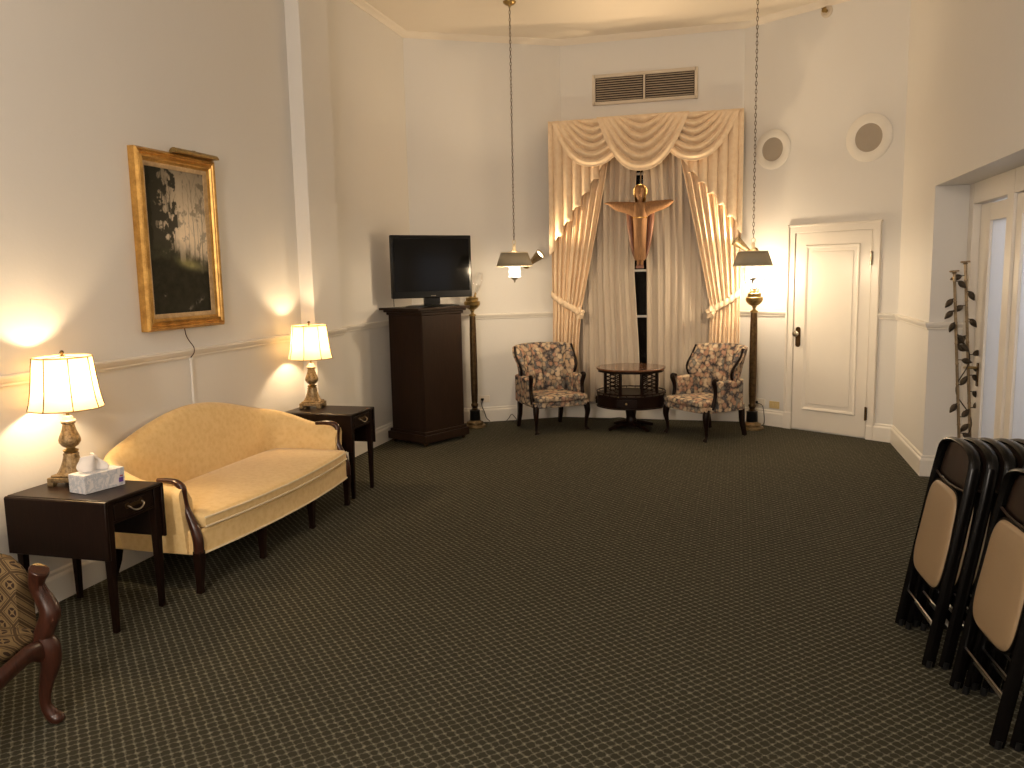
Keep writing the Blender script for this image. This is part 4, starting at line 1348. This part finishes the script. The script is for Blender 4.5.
# ------------------------------------------------------------------ vine poles in the recess
vp = thing('vine_pole_stand', 'two bronze poles with metal leaves and ring tops behind the folding chairs', 'sculpture', (1.634, 6.60, 0))
vp.rotation_euler.y = -.072
poles = [(-.028, .0, 1.565), (.052, .03, 1.625)]
b = MB(); b.lathe([(.038, .004), (.038, .014), (.03, .022), (.02, .03)], 28, c=(.0, 0, 0)); b.build('base', MAT['vine'], vp, smooth=50)
for px, py, top in poles:
    b = MB()
    prof = []
    z = .02
    while z < top:
        prof += [(.0105, z), (.0105, z + .135), (.0135, z + .142), (.0105, z + .149)]
        z += .15
    prof = [(r, min(zz, top)) for r, zz in prof]
    b.lathe(prof, 12, c=(px, py, 0)); b.build('pole', MAT['polebronze'], vp, smooth=50)
    b = MB(); b.lathe([(.012, top), (.018, top + .004), (.012, top + .012)], 12, c=(px, py, 0))
    b.tube([(px + .028 * cos(2 * PI * k / 18), py + .028 * sin(2 * PI * k / 18), top + .018) for k in range(18)], .006, 6, closed=True); b.build('ring_top', MAT['polebronze'], vp, smooth=60)
rr = random.Random(11)
def leaf_mb(base, d, L, wd):
    d = Vector(d).normalized()
    side = d.cross(Vector((0, -1, .15))).normalized()
    up = side.cross(d)
    def f(u, v):
        s = (u - .5) * 2
        w = wd * sin(PI * min(1, v * .97 + .02)) ** .8 * (1.3 - v * .6)
        return tuple(Vector(base) + d * (L * v) + side * (s * w) + up * (.012 * (1 - s * s) - .02 * v * v))
    return MB().grid(4, 6, f)
spec = [(0, 1.51, (1, 0, -1.0)), (1, 1.545, (-1, 0, -.25)), (1, 1.43, (.7, -.2, -1.3)), (0, 1.385, (-1.0, 0, -1.2)), (0, 1.30, (-1, -.1, -1.0)), (0, 1.215, (-.6, 0, -1.3)), (1, 1.33, (-1, 0, -.6)), (1, 1.23, (.7, -.1, -1)),
        (0, 1.12, (.6, 0, -1.1)), (1, 1.11, (-.8, 0, -1.0)), (0, 1.05, (.8, -.2, -.7)), (1, 1.0, (-.7, 0, .7)), (1, .97, (.9, 0, .3)), (0, .94, (.9, 0, -.3)), (1, .87, (1, 0, -.3)), (1, .82, (.9, 0, -.8)), (0, .76, (.5, -.4, .8)), (1, .70, (1.0, 0, -1.0)), (0, .62, (-.6, -.3, -.8)), (1, .58, (.8, 0, .6)), (0, .52, (.8, 0, .8)), (1, .46, (-.6, 0, -.8)), (0, .40, (.7, -.2, -.6))]
vb = MB()
for i, z, d in spec:
    px, py, top = poles[i]
    dv = Vector(d).normalized()
    s0 = Vector((px, py, z)); s1 = s0 + Vector((dv.x * .03, dv.y * .03 - .012, .0))
    vb.tube([s0, s1], .0035, 5)
    leaf_mb(s1, d, .075, .020).build('leaf', MAT['vine'], vp, smooth=180, solid=.004)
hel = [Vector((.012 + .048 * cos(z * 13), .015 + .03 * sin(z * 13), z)) for z in [.05 + .02 * q for q in range(58)]]
vb.tube(hel, .0045, 6)
vb.build('vine', MAT['vine'], vp, smooth=60)

# ------------------------------------------------------------------ wall fittings
vt = thing('vent_grille', 'cream metal air vent with two louvred panels above the curtains', 'vent', (-.995, YB, 3.545))
b = MB()
HWv, HHv = .535, .140
for sx in (-1, 1):
    b.box((sx * (HWv + .0), -.010, 0), (.035, .026, HHv * 2 + .035))
b.box((0, -.010, HHv), (HWv * 2, .026, .035)); b.box((0, -.010, -HHv), (HWv * 2, .026, .035)); b.box((0, -.010, 0), (.022, .026, HHv * 2)); b.build('frame', MAT['ventpaint'], vt, bevel=.004)
b = MB(); b.box((0, -.002, 0), (HWv * 2, .003, HHv * 2)); b.build('duct_opening', MAT['grille'], vt)
for sx in (-1, 1):
    b = MB()
    for k in range(10):
        z = -.108 + .024 * k
        b.box((sx * .264, -.010, z), (.49, .002, .018), M=Matrix.Rotation(math.radians(-50), 3, 'X'))
    b.build('louvre_panel', MAT['louvre'], vt)
def make_speaker(label, x, z, R):
    s = sC(x)
    px, py = onC(s)
    t = thing('wall_speaker', label, 'speaker', (px, py, z), rzC, 'round speakers on the wall above the door')
    M = Matrix.Rotation(PI / 2, 3, 'X')
    b = MB(); b.lathe([(R, 0), (R, .006), (R * .97, .011), (R * .62, .013), (R * .60, .011), (R * .58, .006)], 48, M=M, cap=(True, False)); b.build('ring', MAT['spkring'], t, smooth=40)
    b = MB(); b.lathe([(0, .009), (R * .45, .009), (R * .60, .009)], 40, M=M, cap=(False, False)); b.build('grille', MAT['speaker'], t, smooth=180)
    return t
make_speaker('round cream wall speaker nearer the curtains', .306, 2.805, .195)
make_speaker('round cream wall speaker above the door at right', 1.125, 2.79, .215)

def outlet(label, pos, rz, mat, plug):
    t = thing('wall_outlet', label, 'outlet', pos, rz, 'outlets low on the back walls')
    b = MB(); b.box((0, -.004, 0), (.115, .009, .075)); b.build('cover_plate', mat, t, bevel=.003)
    for sx in (-1, 1):
        if plug and sx < 0:
            continue
        b = MB(); b.box((sx * .024, -.0095, 0), (.030, .004, .034)); b.box((sx * .024, -.012, .008), (.004, .002, .01)); b.box((sx * .024, -.012, -.008), (.004, .002, .01)); b.build('socket', MAT['white'] if mat is MAT['white'] else MAT['ivory'], t)
    return t
oA = onA(-2.695, .255)
outlet('white outlet with a black plug near the left floor lamp', oA, rzA, MAT['white'], True)
pC = onC(sC(.235)); outlet('white outlet with a black plug behind the right floor lamp', (pC[0], pC[1], .235), rzC, MAT['white'], True)
pC2 = onC(sC(.375)); outlet('yellowed ivory outlet plate between the floor lamp and the door', (pC2[0], pC2[1], .222), rzC, MAT['ivory'], False)
def cord(label, plugpos, n, pts):
    t = thing('power_cord', label, 'cord', plugpos)
    b = MB(); b.box((0, 0, 0), (.03, .03, .026)); b.build('plug', MAT['black'], t, bevel=.005)
    P = [Vector((0, 0, -.01))] + [Vector(p) - Vector(plugpos) for p in pts]
    b = MB(); b.tube(spline(P, 6), .0042, 6); b.build('cable', MAT['black'], t, smooth=60)
pl0 = onA(-2.722, .255, .026)
cord('black power cord hanging from the outlet by the unlit floor lamp', pl0, An, [onA(-2.73, .19, .03), onA(-2.71, .12, .05), onA(-2.69, .05, .045), onA(-2.66, .012, .05), (-2.62, 8.52, .006), (-2.62, 8.44, .006)])
pl1 = onC(sC(.211), .026); pl1 = (pl1[0], pl1[1], .235)
q1 = onC(sC(.275), .04); q2 = onC(sC(.30), .05)
cord('black power cord from the outlet behind the lit floor lamp', pl1, Cn, [(q1[0], q1[1], .21), (q2[0], q2[1], .12), (q2[0], q2[1], .02), (q2[0] - .05, q2[1] - .07, .006)])
b = MB(); b.tube(spline([onA(-2.50, .006, .07), onA(-2.47, .035, .055), onA(-2.44, .072, .04), onA(-2.41, .035, .055), onA(-2.40, .008, .07), (-2.38, 8.62, .006)], 6), .004, 6)
tag(b.build('loose_cable', MAT['black']), 'loose loop of black cable on the carpet left of the armchairs', 'cable')
b = MB(); b.tube(spline([(-1.60, 8.95, .006), (-1.45, 8.9, .006), (-1.30, 8.93, .02), (-1.22, 8.9, .03), (-1.12, 8.93, .006), (-.9, 8.96, .006)], 6), .005, 6)
tag(b.build('floor_cable', MAT['black']), 'black cable lying on the carpet under the drum table', 'cable')
# sprinkler head at the ceiling line
ps = onC(sC(.752))
sk = thing('sprinkler_head', 'small brass sprinkler head on the wall just under the ceiling', 'sprinkler', (ps[0], ps[1], 3.995), rzC)
M = Matrix.Rotation(PI / 2, 3, 'X')
b = MB(); b.lathe([(.058, 0), (.056, .008), (.038, .016), (.030, .010)], 28, M=M); b.build('escutcheon', MAT['ventpaint'], sk, smooth=50)
b = MB(); b.lathe([(.016, .008), (.016, .035), (.011, .04), (.011, .055), (.022, .058), (.022, .061)], 16, M=M); b.box((0, -.058, .018), (.04, .03, .003)); b.build('nozzle', MAT['brass'], sk, smooth=50)

# ------------------------------------------------------------------ lights
def point(name, loc, energy, col, r=.03, spot=None, aim=None, blend=.3):
    L = bpy.data.lights.new(name, 'SPOT' if spot else 'POINT')
    L.energy = energy
    L.color = col
    L.shadow_soft_size = r
    o = bpy.data.objects.new(name, L)
    COL.objects.link(o)
    o.location = loc
    if spot:
        L.spot_size = spot
        L.spot_blend = blend
        o.rotation_euler = Vector(aim).to_track_quat('-Z', 'Y').to_euler()
    return o
WARM = (1, .72, .42)
WARM2 = (1, .77, .50)
GEN = (1, .885, .775)
for i, l in enumerate((LAMP1, LAMP2)):
    point('table_lamp_light', (l[0], l[1], l[2] + .512), 19 if i == 0 else 15, WARM, .028)
for p in (PL_, PR_):
    point('pendant_light', (p[0], p[1], p[2] - .03), 58, WARM2, .04)
point('floor_lamp_light', (FL_R[0], FL_R[1], 1.53), 33, WARM2, .07)
for tp, aim, e in ((Vector(onA(-2.257, 1.715)) + tipA, (.13, -.034, .105), 62), (Vector((pc[0], pc[1], 1.80)) + tipB, (-.13, -.034, .105), 70)):
    point('spot_light', tp, e, WARM, .03, spot=math.radians(96), aim=aim, blend=.85)
# added fill lights out of view, without fixtures, for the room's general light
for x, y, z, e in ((-1.8, .3, 3.5, 84), (-.9, -2.2, 2.0, 240)):
    point('unseen_fill_light', (x, y, z), e, GEN, .15)
La = bpy.data.lights.new('passage_light', 'AREA'); La.energy = 60; La.color = (.88, .90, 1); La.size = 1.2
o = bpy.data.objects.new('passage_light', La); COL.objects.link(o); o.location = (2.5, 5.4, 2.6)

W = bpy.data.worlds.new('night'); S.world = W; W.use_nodes = True
W.node_tree.nodes['Background'].inputs[0].default_value = (.012, .009, .006, 1)
W.node_tree.nodes['Background'].inputs[1].default_value = .15

# ------------------------------------------------------------------ camera
cam = bpy.data.cameras.new('camera')
cam.sensor_width = 36
cam.sensor_fit = 'HORIZONTAL'
cam.lens = 822.42 / 1024 * 36
cam.clip_start = .02
co = bpy.data.objects.new('camera', cam); COL.objects.link(co)
pitch, roll, yaw = math.radians(7.62), math.radians(-1.14), math.radians(15.46)
fw = Vector((-sin(yaw) * cos(pitch), cos(yaw) * cos(pitch), -sin(pitch)))
r0 = Vector((cos(yaw), sin(yaw), 0)); u0 = r0.cross(fw)
r_ = r0 * cos(roll) + u0 * sin(roll); u_ = r_.cross(fw)
Mx = Matrix(((r_.x, u_.x, -fw.x, 0), (r_.y, u_.y, -fw.y, 0), (r_.z, u_.z, -fw.z, 1.62), (0, 0, 0, 1)))
co.matrix_world = Mx
S.camera = co
S.view_settings.view_transform = 'Standard'
S.view_settings.look = 'None'
S.view_settings.exposure = 0.26
S.view_settings.gamma = 1
S.view_settings.use_curve_mapping = False
S.cycles.use_denoising = True
S.cycles.max_bounces = 8
S.cycles.diffuse_bounces = 4
S.cycles.transparent_max_bounces = 12
S.cycles.sample_clamp_indirect = 4
S.cycles.blur_glossy = .5
